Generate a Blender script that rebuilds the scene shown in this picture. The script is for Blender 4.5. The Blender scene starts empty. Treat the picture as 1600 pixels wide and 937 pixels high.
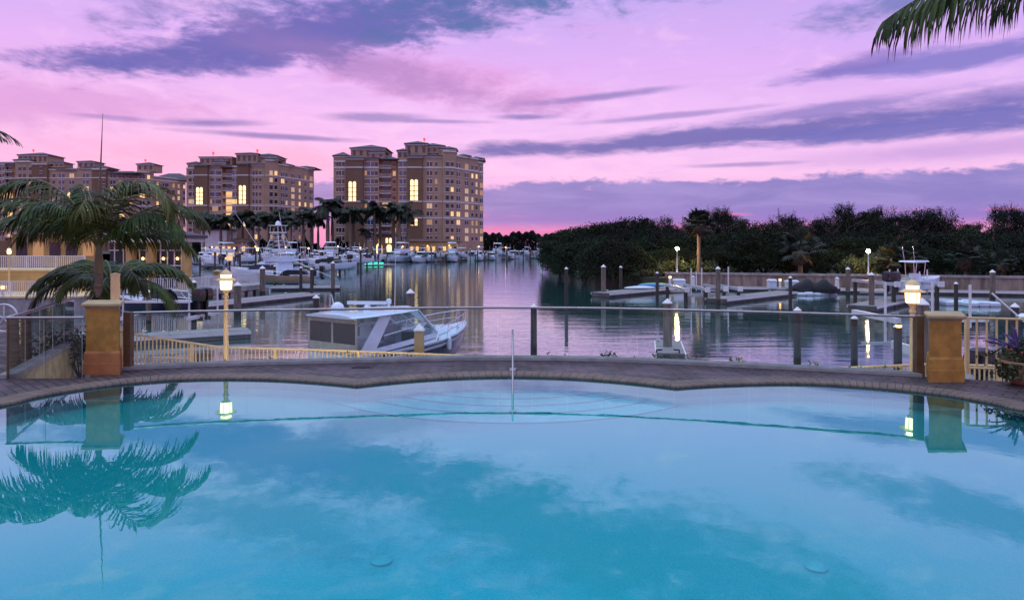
import bpy, bmesh, math, random
from mathutils import Vector, Matrix
random.seed(7)
C = bpy.context.scene.collection
S = bpy.context.scene
PI = math.pi
# ---------------------------------------------------------------- camera, sky, exposure
F, YH, CZ = 1067.0, 385.0, 2.3
SEA = -2.5
cam = bpy.data.cameras.new('camera'); camo = bpy.data.objects.new('camera', cam); C.objects.link(camo)
camo.location = (0, 0, CZ); camo.rotation_euler = (PI/2, 0, 0)
cam.lens = 24.0; cam.sensor_width = 36.0; cam.shift_y = -(468.5-YH)/1600.0
cam.clip_start = 0.05; cam.clip_end = 9000
S.camera = camo
S.view_settings.view_transform = 'Standard'; S.view_settings.look = 'None'
S.view_settings.gamma = 1; S.view_settings.exposure = 0.0
S.render.engine = 'CYCLES'
S.cycles.max_bounces = 8; S.cycles.diffuse_bounces = 3; S.cycles.glossy_bounces = 4
S.cycles.transparent_max_bounces = 24; S.cycles.transmission_bounces = 6
S.cycles.sample_clamp_indirect = 6; S.cycles.caustics_reflective = False; S.cycles.caustics_refractive = False
S.cycles.use_denoising = True

def lin(r, g, b):
    f = lambda c: (c/255/12.92) if c/255 <= .04045 else ((c/255+.055)/1.055)**2.4
    return (f(r), f(g), f(b), 1)

class NT:
    """small node-tree helper"""
    def __init__(s, tree): s.t = tree; s.t.nodes.clear()
    def n(s, typ, **kw):
        nd = s.t.nodes.new(typ)
        for k, v in kw.items(): setattr(nd, k, v)
        return nd
    def l(s, a, b): s.t.links.new(a, b)
    def put(s, sock, v):
        if isinstance(v, (int, float)): sock.default_value = v
        elif isinstance(v, tuple): sock.default_value = v
        else: s.l(v, sock)
    def m(s, op, a, b=0.0, c=0.0, clamp=False):
        nd = s.n('ShaderNodeMath', operation=op); nd.use_clamp = clamp
        s.put(nd.inputs[0], a); s.put(nd.inputs[1], b); s.put(nd.inputs[2], c); return nd.outputs[0]
    def smooth(s, v, a, b):
        nd = s.n('ShaderNodeMapRange', interpolation_type='SMOOTHSTEP')
        s.put(nd.inputs[0], v); nd.inputs[1].default_value = a; nd.inputs[2].default_value = b
        return nd.outputs[0]
    def mix(s, f, a, b, blend='MIX'):
        nd = s.n('ShaderNodeMix', data_type='RGBA', blend_type=blend)
        s.put(nd.inputs[0], f); s.put(nd.inputs[6], a); s.put(nd.inputs[7], b); return nd.outputs[2]
    def noise(s, vec, scale, detail=5, rough=.55, dist=0.0):
        nd = s.n('ShaderNodeTexNoise'); s.l(vec, nd.inputs['Vector'])
        nd.inputs['Scale'].default_value = scale; nd.inputs['Detail'].default_value = detail
        nd.inputs['Roughness'].default_value = rough; nd.inputs['Distortion'].default_value = dist
        return nd.outputs[0]
    def ramp(s, v, stops):
        nd = s.n('ShaderNodeValToRGB'); e = nd.color_ramp.elements
        while len(e) < len(stops): e.new(.5)
        for el, (p, c) in zip(e, stops): el.position = p; el.color = c
        s.l(v, nd.inputs[0]); return nd.outputs[0]

w = bpy.data.worlds.new("World"); S.world = w; w.use_nodes = True
N = NT(w.node_tree)
tc = N.n('ShaderNodeTexCoord'); sep = N.n('ShaderNodeSeparateXYZ'); N.l(tc.outputs['Generated'], sep.inputs[0])
AZ = N.m('ARCTAN2', sep.outputs[0], sep.outputs[1])              # azimuth, radians right of +Y
EL = N.m('ARCSINE', sep.outputs[2])                             # elevation, radians
def sky_at(px, py):
    t = (px-800)/F
    return math.atan(t), math.atan((YH-py)/F/math.sqrt(1+t*t))
def cvec(fx, fy, off=0.0):
    nd = N.n('ShaderNodeCombineXYZ'); N.l(N.m('MULTIPLY', AZ, fx), nd.inputs[0]); N.l(N.m('MULTIPLY', EL, fy), nd.inputs[1])
    nd.inputs[2].default_value = off; return nd.outputs[0]
n_str = N.noise(cvec(7, 38), 1.0, 7, .6, .5)         # streaks
n_puf = N.noise(cvec(11, 26, 3.1), 1.4, 8, .62, .4)   # puffs
n_fin = N.noise(cvec(34, 110, 7.7), 1.0, 6, .6, .3)   # fine wisps
n_big = N.noise(cvec(2.2, 5, 1.7), 1.0, 4, .5)
eln = N.m('DIVIDE', EL, PI/2, clamp=True)
def ep(py): return math.degrees(sky_at(800, py)[1])/90
base = N.ramp(eln, [(0.0, lin(214, 120, 178)), (ep(358), lin(226, 128, 184)), (ep(340), lin(210, 140, 205)),
    (ep(275), lin(245, 194, 236)), (ep(200), lin(236, 189, 241)), (ep(110), lin(220, 174, 240)), (ep(10), lin(194, 166, 236)),
    (.255, lin(140, 152, 226)), (.30, lin(86, 142, 214)), (.36, lin(110, 170, 225)), (.46, (.75, 1.05, 1.4, 1)), (.62, (1.35, 1.85, 2.4, 1)), (1.0, (1.5, 2.05, 2.7, 1))])
# warmer to the left and low, bluer to the right and high
leftw = N.m('MULTIPLY', N.smooth(AZ, .05, -.75), N.smooth(EL, .30, .02))
base = N.mix(N.m('MULTIPLY', leftw, .55), base, lin(252, 170, 206))
rightw = N.m('MULTIPLY', N.smooth(AZ, .15, .8), N.smooth(EL, .08, .35))
base = N.mix(N.m('MULTIPLY', rightw, .6), base, lin(176, 160, 236))
base = N.mix(N.m('MULTIPLY', N.smooth(n_str, .42, .70), .42), base, lin(212, 166, 228))     # soft veils
base = N.mix(N.m('MULTIPLY', N.smooth(n_puf, .52, .75), .30), base, lin(255, 205, 238))
def blob(cur, px, py, hw, hh, slope, col, op, soft=.5, k=1.2, noise=None, k2=.5):
    """one cloud: ellipse in sky angles, edges torn by noise"""
    a0, e0 = sky_at(px, py); noise = noise or n_puf
    c2 = math.cos(a0)**2
    a, b = hw/F*c2, hh/F
    th = math.atan(slope); cs, sn = math.cos(th), math.sin(th)
    da = N.m('SUBTRACT', AZ, a0); de = N.m('SUBTRACT', EL, e0)
    u = N.m('DIVIDE', N.m('ADD', N.m('MULTIPLY', da, cs), N.m('MULTIPLY', de, sn)), a)
    v = N.m('DIVIDE', N.m('SUBTRACT', N.m('MULTIPLY', de, cs), N.m('MULTIPLY', da, sn)), b)
    r = N.m('SQRT', N.m('ADD', N.m('MULTIPLY', u, u), N.m('MULTIPLY', v, v)))
    r = N.m('ADD', r, N.m('MULTIPLY', N.m('SUBTRACT', noise, .5), k*2))
    r = N.m('ADD', r, N.m('MULTIPLY', N.m('SUBTRACT', n_fin, .5), k2*2))
    return N.mix(N.m('MULTIPLY', N.smooth(r, 1+soft, 1-soft), op), cur, col)
DK, MD, PK = lin(104, 100, 178), lin(130, 116, 190), lin(226, 146, 206)
sky = base
sky = blob(sky, 700, 128, 190, 30, -.12, PK, .5, .8)
sky = blob(sky, 420, 250, 260, 18, .0, lin(250, 168, 206), .6, .7)
sky = blob(sky, 60, 160, 260, 26, .06, lin(205, 140, 205), .55, .7)
sky = blob(sky, 460, 58, 270, 32, .24, DK, .95, .5, .9)
sky = blob(sky, 590, 26, 210, 34, .13, DK, .75, .65, 1.4)
sky = blob(sky, 290, 96, 210, 14, .10, DK, .85, .55, 1.0)
sky = blob(sky, 850, -60, 260, 55, .30, lin(84, 108, 168), .85, .6, 1.4)
sky = blob(sky, 1180, -150, 330, 60, .25, lin(84, 116, 172), .85, .6, 1.4)
sky = blob(sky, 420, -40, 200, 36, .35, lin(90, 104, 166), .7, .6, 1.4)
sky = blob(sky, 1500, -20, 220, 22, .1, lin(100, 116, 180), .8, .6, 1.3)
sky = blob(sky, 600, 110, 210, 22, -.2, lin(150, 118, 184), .6, .8, 1.4)
for (px, py, hw, hh, sl, op) in ((330, 192, 75, 5, .06, .8), (430, 213, 120, 4, -.01, .8), (590, 184, 70, 6, .02, .7), (700, 190, 60, 3, .0, .6),
                                 (820, 183, 45, 4, 0, .8), (930, 152, 110, 5, .08, .75), (180, 184, 60, 3, 0, .5),
                                 (1165, 257, 80, 3, .0, .6), (1040, 182, 130, 4, .05, .6)):
    sky = blob(sky, px, py, hw, hh, sl, lin(124, 112, 182), op, .7, .8, n_str, .3)
sky = blob(sky, 1130, 213, 430, 13, .045, lin(110, 104, 176), .95, .5, 1.1, n_str, .35)
sky = blob(sky, 1480, 194, 330, 15, .03, lin(112, 108, 184), .95, .5, 1.1, n_str, .35)
sky = blob(sky, 1290, 172, 170, 10, .08, MD, .8, .7, 1.1, n_str, .35)
sky = blob(sky, 1560, 150, 170, 9, .02, MD, .7, .7, 1.1, n_str, .35)
sky = blob(sky, 1480, 92, 230, 13, .03, lin(126, 118, 196), .9, .6, 1.2, n_str, .4)
sky = blob(sky, 1340, 100, 90, 10, .12, lin(130, 112, 190), .7, .6, 1.2)
sky = blob(sky, 1500, 235, 250, 12, .01, lin(176, 140, 210), .6, .8, 1.2, n_str, .3)
# the bank of cloud along the horizon
top = N.m('ADD', N.m('MULTIPLY', N.m('SUBTRACT', n_puf, .5), .045), sky_at(1150, 281)[1])
top = N.m('ADD', top, N.m('MULTIPLY', N.m('SUBTRACT', n_fin, .5), .022))
bank = N.smooth(N.m('SUBTRACT', EL, top), .005, -.005)
bank = N.m('MULTIPLY', bank, N.smooth(EL, .020, .040))
bank = N.m('MULTIPLY', bank, N.smooth(AZ, sky_at(300, 0)[0], sky_at(500, 0)[0]))
bcol = N.mix(N.smooth(n_str, .35, .7), lin(128, 121, 191), lin(152, 138, 204))
bcol = N.mix(N.smooth(EL, .062, .035), bcol, lin(142, 122, 196))
sky = N.mix(N.m('MULTIPLY', bank, .94), sky, bcol)
sky = N.mix(N.m('MULTIPLY', N.smooth(N.m('ABSOLUTE', N.m('SUBTRACT', EL, .045)), .004, .0), N.smooth(n_str, .5, .62)), sky, lin(226, 128, 186))
# below the horizon: dim ground bounce
sky = N.mix(N.smooth(EL, .0, -.02), sky, lin(60, 62, 80))
nis = N.n('ShaderNodeTexSky', sky_type='NISHITA'); nis.sun_disc = False
nis.sun_elevation = math.radians(-2.0) if False else math.radians(0.5); nis.sun_rotation = math.radians(-14)
bg = N.n('ShaderNodeBackground'); N.l(sky, bg.inputs[0]); bg.inputs[1].default_value = 1.08
bg2 = N.n('ShaderNodeBackground'); N.l(nis.outputs[0], bg2.inputs[0]); bg2.inputs[1].default_value = 0.012
ad = N.n('ShaderNodeAddShader'); N.l(bg.outputs[0], ad.inputs[0]); N.l(bg2.outputs[0], ad.inputs[1])
wo = N.n('ShaderNodeOutputWorld'); N.l(ad.outputs[0], wo.inputs[0])
w.cycles.sampling_method = 'MANUAL'; w.cycles.sample_map_resolution = 1024

# ---------------------------------------------------------------- helpers
def W(px, py, d): return Vector(((px-800)/F*d, d, CZ-(py-YH)/F*d))
def G(px, py, z=0.0): d = F*(CZ-z)/(py-YH); return Vector(((px-800)/F*d, d, z))
def Z(py, d): return CZ+(YH-py)/F*d
def X(px, d): return (px-800)/F*d

def mt(name, col, rough=.6, metal=0, var=.18, scale=2.0, bump=0.0, bscale=None, emit=None, estr=0, spec=.5, stretch=(1, 1, 1), var2=0, coat=0):
    m = bpy.data.materials.new(name); m.use_nodes = True; T = NT(m.node_tree)
    out = T.n('ShaderNodeOutputMaterial'); p = T.n('ShaderNodeBsdfPrincipled'); T.l(p.outputs[0], out.inputs[0])
    c = tuple(col[:3])+(1,)
    p.inputs['Roughness'].default_value = rough; p.inputs['Metallic'].default_value = metal
    p.inputs['Specular IOR Level'].default_value = spec
    if coat: p.inputs['Coat Weight'].default_value = coat
    tcn = T.n('ShaderNodeTexCoord'); mp = T.n('ShaderNodeMapping'); T.l(tcn.outputs['Object'], mp.inputs[0]); mp.inputs['Scale'].default_value = stretch
    if var:
        nz = T.noise(mp.outputs[0], scale, 6, .6)
        lo = tuple(x*(1-var) for x in c[:3])+(1,); hi = tuple(min(1, x*(1+var)) for x in c[:3])+(1,)
        cc = T.mix(T.smooth(nz, .3, .7), lo, hi)
        if var2:
            oi = T.n('ShaderNodeObjectInfo')
            hs = T.n('ShaderNodeHueSaturation'); T.l(cc, hs.inputs['Color'])
            T.l(T.m('ADD', T.m('MULTIPLY', oi.outputs['Random'], var2), 1-var2/2), hs.inputs['Value'])
            T.l(T.m('ADD', T.m('MULTIPLY', oi.outputs['Random'], .05), .475), hs.inputs['Hue'])
            cc = hs.outputs[0]
        T.l(cc, p.inputs['Base Color'])
        T.l(T.m('ADD', T.m('MULTIPLY', T.m('SUBTRACT', nz, .5), .25), rough, clamp=True), p.inputs['Roughness'])
    else: p.inputs['Base Color'].default_value = c
    if bump:
        b = T.n('ShaderNodeBump'); b.inputs['Strength'].default_value = bump; b.inputs['Distance'].default_value = .02
        T.l(T.noise(mp.outputs[0], bscale or scale*8, 5, .65), b.inputs['Height']); T.l(b.outputs[0], p.inputs['Normal'])
    if emit:
        p.inputs['Emission Color'].default_value = tuple(emit[:3])+(1,); p.inputs['Emission Strength'].default_value = estr
    return m

class MB:
    def __init__(s): s.v = []; s.f = []; s.m = []; s.c = 0
    def add(s, vs, fs):
        o = len(s.v); s.v += [tuple(x) for x in vs]; s.f += [tuple(o+i for i in q) for q in fs]; s.m += [s.c]*len(fs)
    def prism(s, poly, z0, z1):
        n = len(poly)
        if sum(poly[i][0]*poly[(i+1) % n][1]-poly[(i+1) % n][0]*poly[i][1] for i in range(n)) < 0: poly = poly[::-1]
        s.add([(p[0], p[1], z0) for p in poly]+[(p[0], p[1], z1) for p in poly],
              [tuple(range(n))[::-1], tuple(range(n, 2*n))]+[(i, (i+1) % n, n+(i+1) % n, n+i) for i in range(n)])
    def box(s, x0, x1, y0, y1, z0, z1): s.prism([(x0, y0), (x1, y0), (x1, y1), (x0, y1)], z0, z1)
    def obox(s, x, y, z0, sx, sy, sz, rz=0):
        c, q = math.cos(rz), math.sin(rz)
        s.prism([(x+a*c-b*q, y+a*q+b*c) for a, b in ((-sx/2, -sy/2), (sx/2, -sy/2), (sx/2, sy/2), (-sx/2, sy/2))], z0, z0+sz)
    def tube(s, pts, r, n=8, cap=True):
        pts = [Vector(p) for p in pts]; rs = r if isinstance(r, (list, tuple)) else [r]*len(pts)
        vs = []; fs = []; ref = None
        for i, p in enumerate(pts):
            t = (pts[min(i+1, len(pts)-1)]-pts[max(i-1, 0)])
            t = t.normalized() if t.length > 1e-9 else Vector((0, 0, 1))
            if ref is None: ref = Vector((1, 0, 0)) if abs(t.z) > .9 else Vector((0, 0, 1))
            a = t.cross(ref); a = a.normalized() if a.length > 1e-6 else t.orthogonal().normalized()
            b = t.cross(a).normalized(); ref = (b if b.dot(ref) > 0 else -b) if abs(t.dot(ref)) > .95 else ref
            for k in range(n):
                th = 2*PI*k/n; vs.append(p+(a*math.cos(th)+b*math.sin(th))*rs[i])
        for i in range(len(pts)-1):
            for k in range(n): fs.append((i*n+k, i*n+(k+1) % n, (i+1)*n+(k+1) % n, (i+1)*n+k))
        if cap: fs += [tuple(range(n))[::-1], tuple(range((len(pts)-1)*n, len(pts)*n))]
        s.add(vs, fs)
    def lathe(s, prof, c=(0, 0, 0), n=16, rot=0):
        vs = []; fs = []
        for r, z in prof:
            for k in range(n): th = 2*PI*(k+.5)/n+rot; vs.append((c[0]+max(r, 1e-4)*math.cos(th), c[1]+max(r, 1e-4)*math.sin(th), c[2]+z))
        for i in range(len(prof)-1):
            for k in range(n): fs.append((i*n+k, i*n+(k+1) % n, (i+1)*n+(k+1) % n, (i+1)*n+k))
        fs += [tuple(range(n))[::-1], tuple(range((len(prof)-1)*n, len(prof)*n))]
        s.add(vs, fs)
    def ball(s, c, rx, ry, rz, n=12, m=7, half=False):
        prof = []
        vs = []; fs = []
        for i in range(m+1):
            ph = (0 if half else -PI/2)+(PI/2 if half else PI)*i/m
            for k in range(n):
                th = 2*PI*k/n; vs.append((c[0]+rx*max(math.cos(ph), 1e-3)*math.cos(th), c[1]+ry*max(math.cos(ph), 1e-3)*math.sin(th), c[2]+rz*math.sin(ph)))
        for i in range(m):
            for k in range(n): fs.append((i*n+k, i*n+(k+1) % n, (i+1)*n+(k+1) % n, (i+1)*n+k))
        fs += [tuple(range(n))[::-1], tuple(range(m*n, (m+1)*n))]
        s.add(vs, fs)
    def loft(s, rings, closed=True, caps=True):
        n = len(rings[0]); vs = [p for r in rings for p in r]; fs = []
        for i in range(len(rings)-1):
            for k in range(n if closed else n-1): fs.append((i*n+k, i*n+(k+1) % n, (i+1)*n+(k+1) % n, (i+1)*n+k))
        if caps: fs += [tuple(range(n))[::-1], tuple(range((len(rings)-1)*n, len(rings)*n))]
        s.add(vs, fs)
    def quad(s, *p): s.add(p, [tuple(range(len(p)))])
    def hip(s, q, z0, z1, over=.6, ridge=.5, th=.25):
        """hip roof over a 4 point plan q; ridge along the longer direction"""
        q = [Vector((p[0], p[1])) for p in q]; c = sum(q, Vector((0, 0)))/4
        q = [p+(p-c).normalized()*over*1.4 for p in q]
        if (q[1]-q[0]).length < (q[2]-q[1]).length: q = q[1:]+q[:1]
        a, b = (q[0]+q[3])/2, (q[1]+q[2])/2
        L = (b-a).length; h = min(ridge, .5)*min((q[3]-q[0]).length, L)/L
        r0, r1 = a+(b-a)*h, b-(b-a)*h
        if (r1-r0).length < .2: r1 = r0+(b-a).normalized()*.2
        lo = [(p.x, p.y, z0-th) for p in q]; hi = [(p.x, p.y, z0) for p in q]
        s.add(lo+hi+[(r0.x, r0.y, z1), (r1.x, r1.y, z1)],
              [(3, 2, 1, 0)]+[(i, (i+1) % 4, 4+(i+1) % 4, 4+i) for i in range(4)]+[(4, 5, 9, 8), (6, 7, 8, 9), (5, 6, 9), (7, 4, 8)])
    def build(s, name, mats, parent=None, world=False, smooth=False):
        me = bpy.data.meshes.new(name)
        v = s.v
        if world and parent is not None:
            l = parent.location; v = [(a-l.x, b-l.y, c-l.z) for a, b, c in v]
        me.from_pydata(v, [], s.f)
        for m in (mats if isinstance(mats, (list, tuple)) else [mats]): me.materials.append(m)
        me.polygons.foreach_set('material_index', s.m)
        if smooth:
            me.polygons.foreach_set('use_smooth', [True]*len(s.f))
            try: me.set_sharp_from_angle(angle=math.radians(38))
            except Exception: pass
        me.update()
        o = bpy.data.objects.new(name, me); C.objects.link(o)
        if parent is not None: o.parent = parent
        return o

def tag(o, label, cat, group=None):
    o['label'] = label; o['category'] = cat
    if group: o['group'] = group
    return o
def thing(name, label, cat, loc=(0, 0, 0), group=None, rz=0):
    o = bpy.data.objects.new(name, None); C.objects.link(o); o.location = loc; o.rotation_euler = (0, 0, rz)
    o.empty_display_size = .2
    return tag(o, label, cat, group)
def struct(o): o['kind'] = 'structure'; return o
def stuff(o): o['kind'] = 'stuff'; return o
def kids(o): return [k for k in bpy.data.objects if k.parent == o]
_kids = {}
def copy_tree(o, parent=None):
    if o not in _kids: _kids[o] = kids(o)
    c = o.copy(); C.objects.link(c)
    if parent is not None: c.parent = parent
    for k in _kids[o]: copy_tree(k, c)
    return c
def place(o, loc, rz=0, sc=1, label=None):
    o.location = loc; o.rotation_euler = (0, 0, rz); o.scale = (sc, sc, sc) if not isinstance(sc, tuple) else sc
    if label: o['label'] = label
    return o
ON = ['first', 'second', 'third', 'fourth', 'fifth', 'sixth', 'seventh', 'eighth', 'ninth', 'tenth', 'eleventh', 'twelfth', 'thirteenth',
      'fourteenth', 'fifteenth', 'sixteenth', 'seventeenth', 'eighteenth', 'nineteenth', 'twentieth', 'twenty-first', 'twenty-second', 'twenty-third',
      'twenty-fourth', 'twenty-fifth', 'twenty-sixth', 'twenty-seventh', 'twenty-eighth', 'twenty-ninth', 'thirtieth', 'thirty-first', 'thirty-second', 'thirty-third', 'thirty-fourth']
ON += [a+'-'+b for a in ('thirty', 'forty', 'fifty', 'sixty') for b in ('first', 'second', 'third', 'fourth', 'fifth', 'sixth', 'seventh', 'eighth', 'ninth')][4:]
ON.insert(39, 'fortieth'); ON.insert(49, 'fiftieth'); ON.insert(59, 'sixtieth')
def order(objs, fmt):
    objs = sorted(objs, key=lambda o: o.location.x/o.location.y)
    for i, o in enumerate(objs):
        o['label'] = fmt.format('leftmost' if i == 0 else ('rightmost' if i == len(objs)-1 else ON[i]+' from the left'))
def point(name, loc, power, col=(1, .62, .25), r=.08, parent=None):
    l = bpy.data.lights.new(name, 'POINT'); l.energy = power; l.color = col; l.shadow_soft_size = r
    o = bpy.data.objects.new(name, l); C.objects.link(o); o.location = loc
    if parent is not None: o.parent = parent
    return o

# ---------------------------------------------------------------- materials
M = {}
M['stucco'] = mt('ochre_stucco', (.46, .235, .045), .85, var=.22, scale=5, bump=.55, bscale=45)
M['cap'] = mt('cast_stone_cap', (.44, .32, .16), .8, var=.2, scale=4, bump=.3)
M['terra'] = mt('terracotta_base', (.42, .18, .055), .8, var=.2, scale=4, bump=.3)
M['planter'] = mt('planter_stucco', (.50, .46, .24), .85, var=.25, scale=4, bump=.4)
M['concrete'] = mt('concrete', (.30, .29, .28), .85, var=.3, scale=1.2, bump=.3, bscale=20)
M['kerb'] = mt('kerb_stone', (.30, .31, .29), .8, var=.22, scale=3, bump=.3)
M['chrome'] = mt('stainless_steel', (.62, .62, .64), .22, 1, var=.08, scale=8)
M['rail'] = mt('brushed_rail', (.34, .30, .30), .3, .9, var=.1, scale=8)
M['bronze'] = mt('bronze_post', (.20, .13, .07), .5, .2, var=.2, scale=4)
M['cream'] = mt('cream_paint', (.74, .56, .28), .5, var=.1, scale=3)
M['white'] = mt('white_paint', (.74, .73, .72), .45, var=.08, scale=3)
M['gel'] = mt('white_gelcoat', (.64, .75, .83), .22, var=.06, scale=1.5, coat=.3)
M['gelgrey'] = mt('grey_gelcoat', (.42, .45, .48), .3, var=.1, scale=1.5)
M['navy'] = mt('navy_gelcoat', (.010, .014, .035), .25, var=.1, scale=1, spec=.3)
M['tan'] = mt('tan_gelcoat', (.34, .24, .15), .3, var=.12, scale=1)
M['canvas'] = mt('beige_canvas', (.46, .41, .32), .8, var=.15, scale=3, bump=.2, bscale=9)
M['blackc'] = mt('black_canvas', (.012, .013, .017), .75, var=.3, scale=4, bump=.3, bscale=10)
M['black'] = mt('black_plastic', (.012, .012, .014), .3, var=.2, scale=4)
M['dkglass'] = mt('dark_glass', (.012, .016, .024), .06, var=.1, scale=1, spec=.9)
M['wood'] = mt('weathered_wood', (.17, .14, .11), .85, var=.4, scale=2.5, bump=.5, bscale=14, stretch=(3, 3, .35))
M['woodwet'] = mt('dark_piling_wood', (.05, .042, .036), .8, var=.45, scale=2.5, bump=.5, bscale=14, stretch=(3, 3, .35))
M['algae'] = mt('algae_stain', (.02, .022, .016), .6, var=.4, scale=6, bump=.4)
M['plank'] = mt('grey_dock_planks', (.24, .23, .22), .8, var=.3, scale=1.4, bump=.4, bscale=6, stretch=(1, 4, 1))
M['dockside'] = mt('dock_fascia', (.10, .095, .09), .75, var=.35, scale=1.3, bump=.3)
M['trunk'] = mt('palm_trunk', (.17, .135, .09), .85, var=.35, scale=3, bump=.6, bscale=9, stretch=(.6, .6, 5))
M['bark'] = mt('grey_bark', (.075, .062, .05), .9, var=.35, scale=3, bump=.5)
M['shaft'] = mt('brown_crownshaft', (.13, .11, .05), .5, var=.25, scale=3)
M['frond'] = mt('palm_frond', (.040, .060, .010), .5, var=.5, scale=1.6, var2=.2, spec=.2)
M['frondy'] = mt('yellowing_frond', (.085, .095, .02), .5, var=.45, scale=2, spec=.2)
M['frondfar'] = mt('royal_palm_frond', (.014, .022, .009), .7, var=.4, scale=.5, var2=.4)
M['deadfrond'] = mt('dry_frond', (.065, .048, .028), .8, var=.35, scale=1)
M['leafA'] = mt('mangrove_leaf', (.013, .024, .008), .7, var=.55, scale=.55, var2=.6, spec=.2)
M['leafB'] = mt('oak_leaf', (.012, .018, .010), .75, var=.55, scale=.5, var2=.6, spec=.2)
M['leafC'] = mt('shrub_leaf', (.06, .085, .028), .5, var=.45, scale=2.0, var2=.3)
M['purple'] = mt('purple_flower', (.10, .06, .22), .6, var=.3, scale=8)
M['red'] = mt('red_flower', (.5, .06, .05), .6, var=.2, scale=8)
M['pot'] = mt('terracotta_pot', (.46, .27, .14), .75, var=.22, scale=4, bump=.2)
M['soil'] = mt('soil', (.04, .03, .02), .95, var=.4, scale=6, bump=.5)
M['land'] = mt('ground_soil', (.06, .06, .045), .95, var=.4, scale=.2)
M['wallA'] = mt('tan_stucco_wall', (.42, .28, .19), .88, var=.12, scale=.15)
M['wallB'] = mt('brown_stucco_panel', (.20, .115, .07), .88, var=.12, scale=.15)
M['wallO'] = mt('orange_lit_bay', (.40, .20, .10), .88, var=.12, scale=.15)  # orange lighting of the balcony bays, put into the wall colour
M['trim'] = mt('pale_trim', (.68, .62, .60), .7, var=.08, scale=.4)
M['slate'] = mt('slate_roof', (.07, .05, .068), .75, var=.35, scale=.8, bump=.3, stretch=(1, 1, 3))
M['tileroof'] = mt('brown_tile_roof', (.13, .075, .06), .8, var=.35, scale=.8)
M['pavglass'] = mt('pavilion_glass', (.02, .028, .04), .3, var=.3, scale=.6, spec=.35)
M['winglass'] = mt('window_glass', (.010, .015, .030), .12, var=.2, scale=.3, spec=.8)
M['winblue'] = mt('blue_window_glass', (.035, .06, .13), .08, var=.2, scale=.3, spec=.9)
M['winlit'] = mt('lit_window', (.5, .35, .15), .5, var=0, emit=(1, .58, .22), estr=.95)
M['windim'] = mt('dim_lit_window', (.3, .2, .1), .4, var=0, emit=(1, .48, .18), estr=.34)
M['windimb'] = mt('pale_lit_window', (.3, .25, .2), .4, var=0, emit=(1, .60, .30), estr=.5)
M['archlit'] = mt('lit_arched_window', (.6, .5, .3), .5, var=0, emit=(1, .72, .32), estr=1.8)
M['yellow'] = mt('yellow_stucco', (.50, .33, .12), .85, var=.15, scale=1, bump=.2)
M['lampglow'] = mt('lamp_glass', (.9, .8, .6), .4, var=0, emit=(1, .70, .33), estr=4.5)
M['globeglow'] = mt('globe_lamp_glass', (.9, .8, .6), .4, var=0, emit=(1, .58, .20), estr=550)
M['amber'] = mt('amber_lamp_glass', (.9, .6, .2), .4, var=0, emit=(1, .50, .12), estr=7)
M['redglow'] = mt('red_beacon_glass', (.8, .1, .1), .4, var=0, emit=(1, .06, .04), estr=1.8)
M['greenglow'] = mt('green_dock_light', (.1, .8, .5), .4, var=0, emit=(.02, .9, .5), estr=1.6)
M['kayakb'] = mt('blue_kayak', (.02, .10, .42), .35, var=.1)
M['kayakg'] = mt('green_kayak', (.10, .42, .14), .35, var=.1)
M['tilew'] = mt('dark_waterline_tile', (.03, .06, .12), .25, var=.5, scale=9)
M['stepedge'] = mt('step_edge_tile', (.045, .28, .36), .4, var=.2, scale=8)
M['ledge'] = mt('grey_ledge', (.62, .60, .66), .8, var=.15, scale=12)
M['addedlit'] = mt('added_light_glass', (.9, .8, .6), .4, var=0, emit=(1, .68, .30), estr=90)  # glow of the lights added under the kerb
M['tread'] = mt('pale_step_plaster', (.10, .50, .58), .9, var=.12, scale=6)
M['drain'] = mt('drain_cover', (.11, .40, .46), .5, var=.1)
M['beige'] = mt('blind_cream', (.6, .55, .45), .8, var=.1)

def glass_mat(name, tint=(.93, .97, .96), ior=1.45, rough=.02, dark=1.0):
    m = bpy.data.materials.new(name); m.use_nodes = True; T = NT(m.node_tree)
    out = T.n('ShaderNodeOutputMaterial'); fr = T.n('ShaderNodeFresnel'); fr.inputs[0].default_value = ior
    tr = T.n('ShaderNodeBsdfTransparent'); tr.inputs[0].default_value = tuple(c*dark for c in tint)+(1,)
    gl = T.n('ShaderNodeBsdfGlossy'); gl.inputs['Roughness'].default_value = rough
    mx = T.n('ShaderNodeMixShader'); T.l(fr.outputs[0], mx.inputs[0]); T.l(tr.outputs[0], mx.inputs[1]); T.l(gl.outputs[0], mx.inputs[2]); T.l(mx.outputs[0], out.inputs[0])
    return m
M['glass'] = glass_mat('railing_glass', (.955, .98, .975))
M['boatglass'] = glass_mat('boat_window_glass', (.74, .80, .84), ior=1.8, rough=.02)
M['vinyl'] = glass_mat('clear_vinyl', (.86, .86, .84), ior=1.5, rough=.05)

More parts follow.
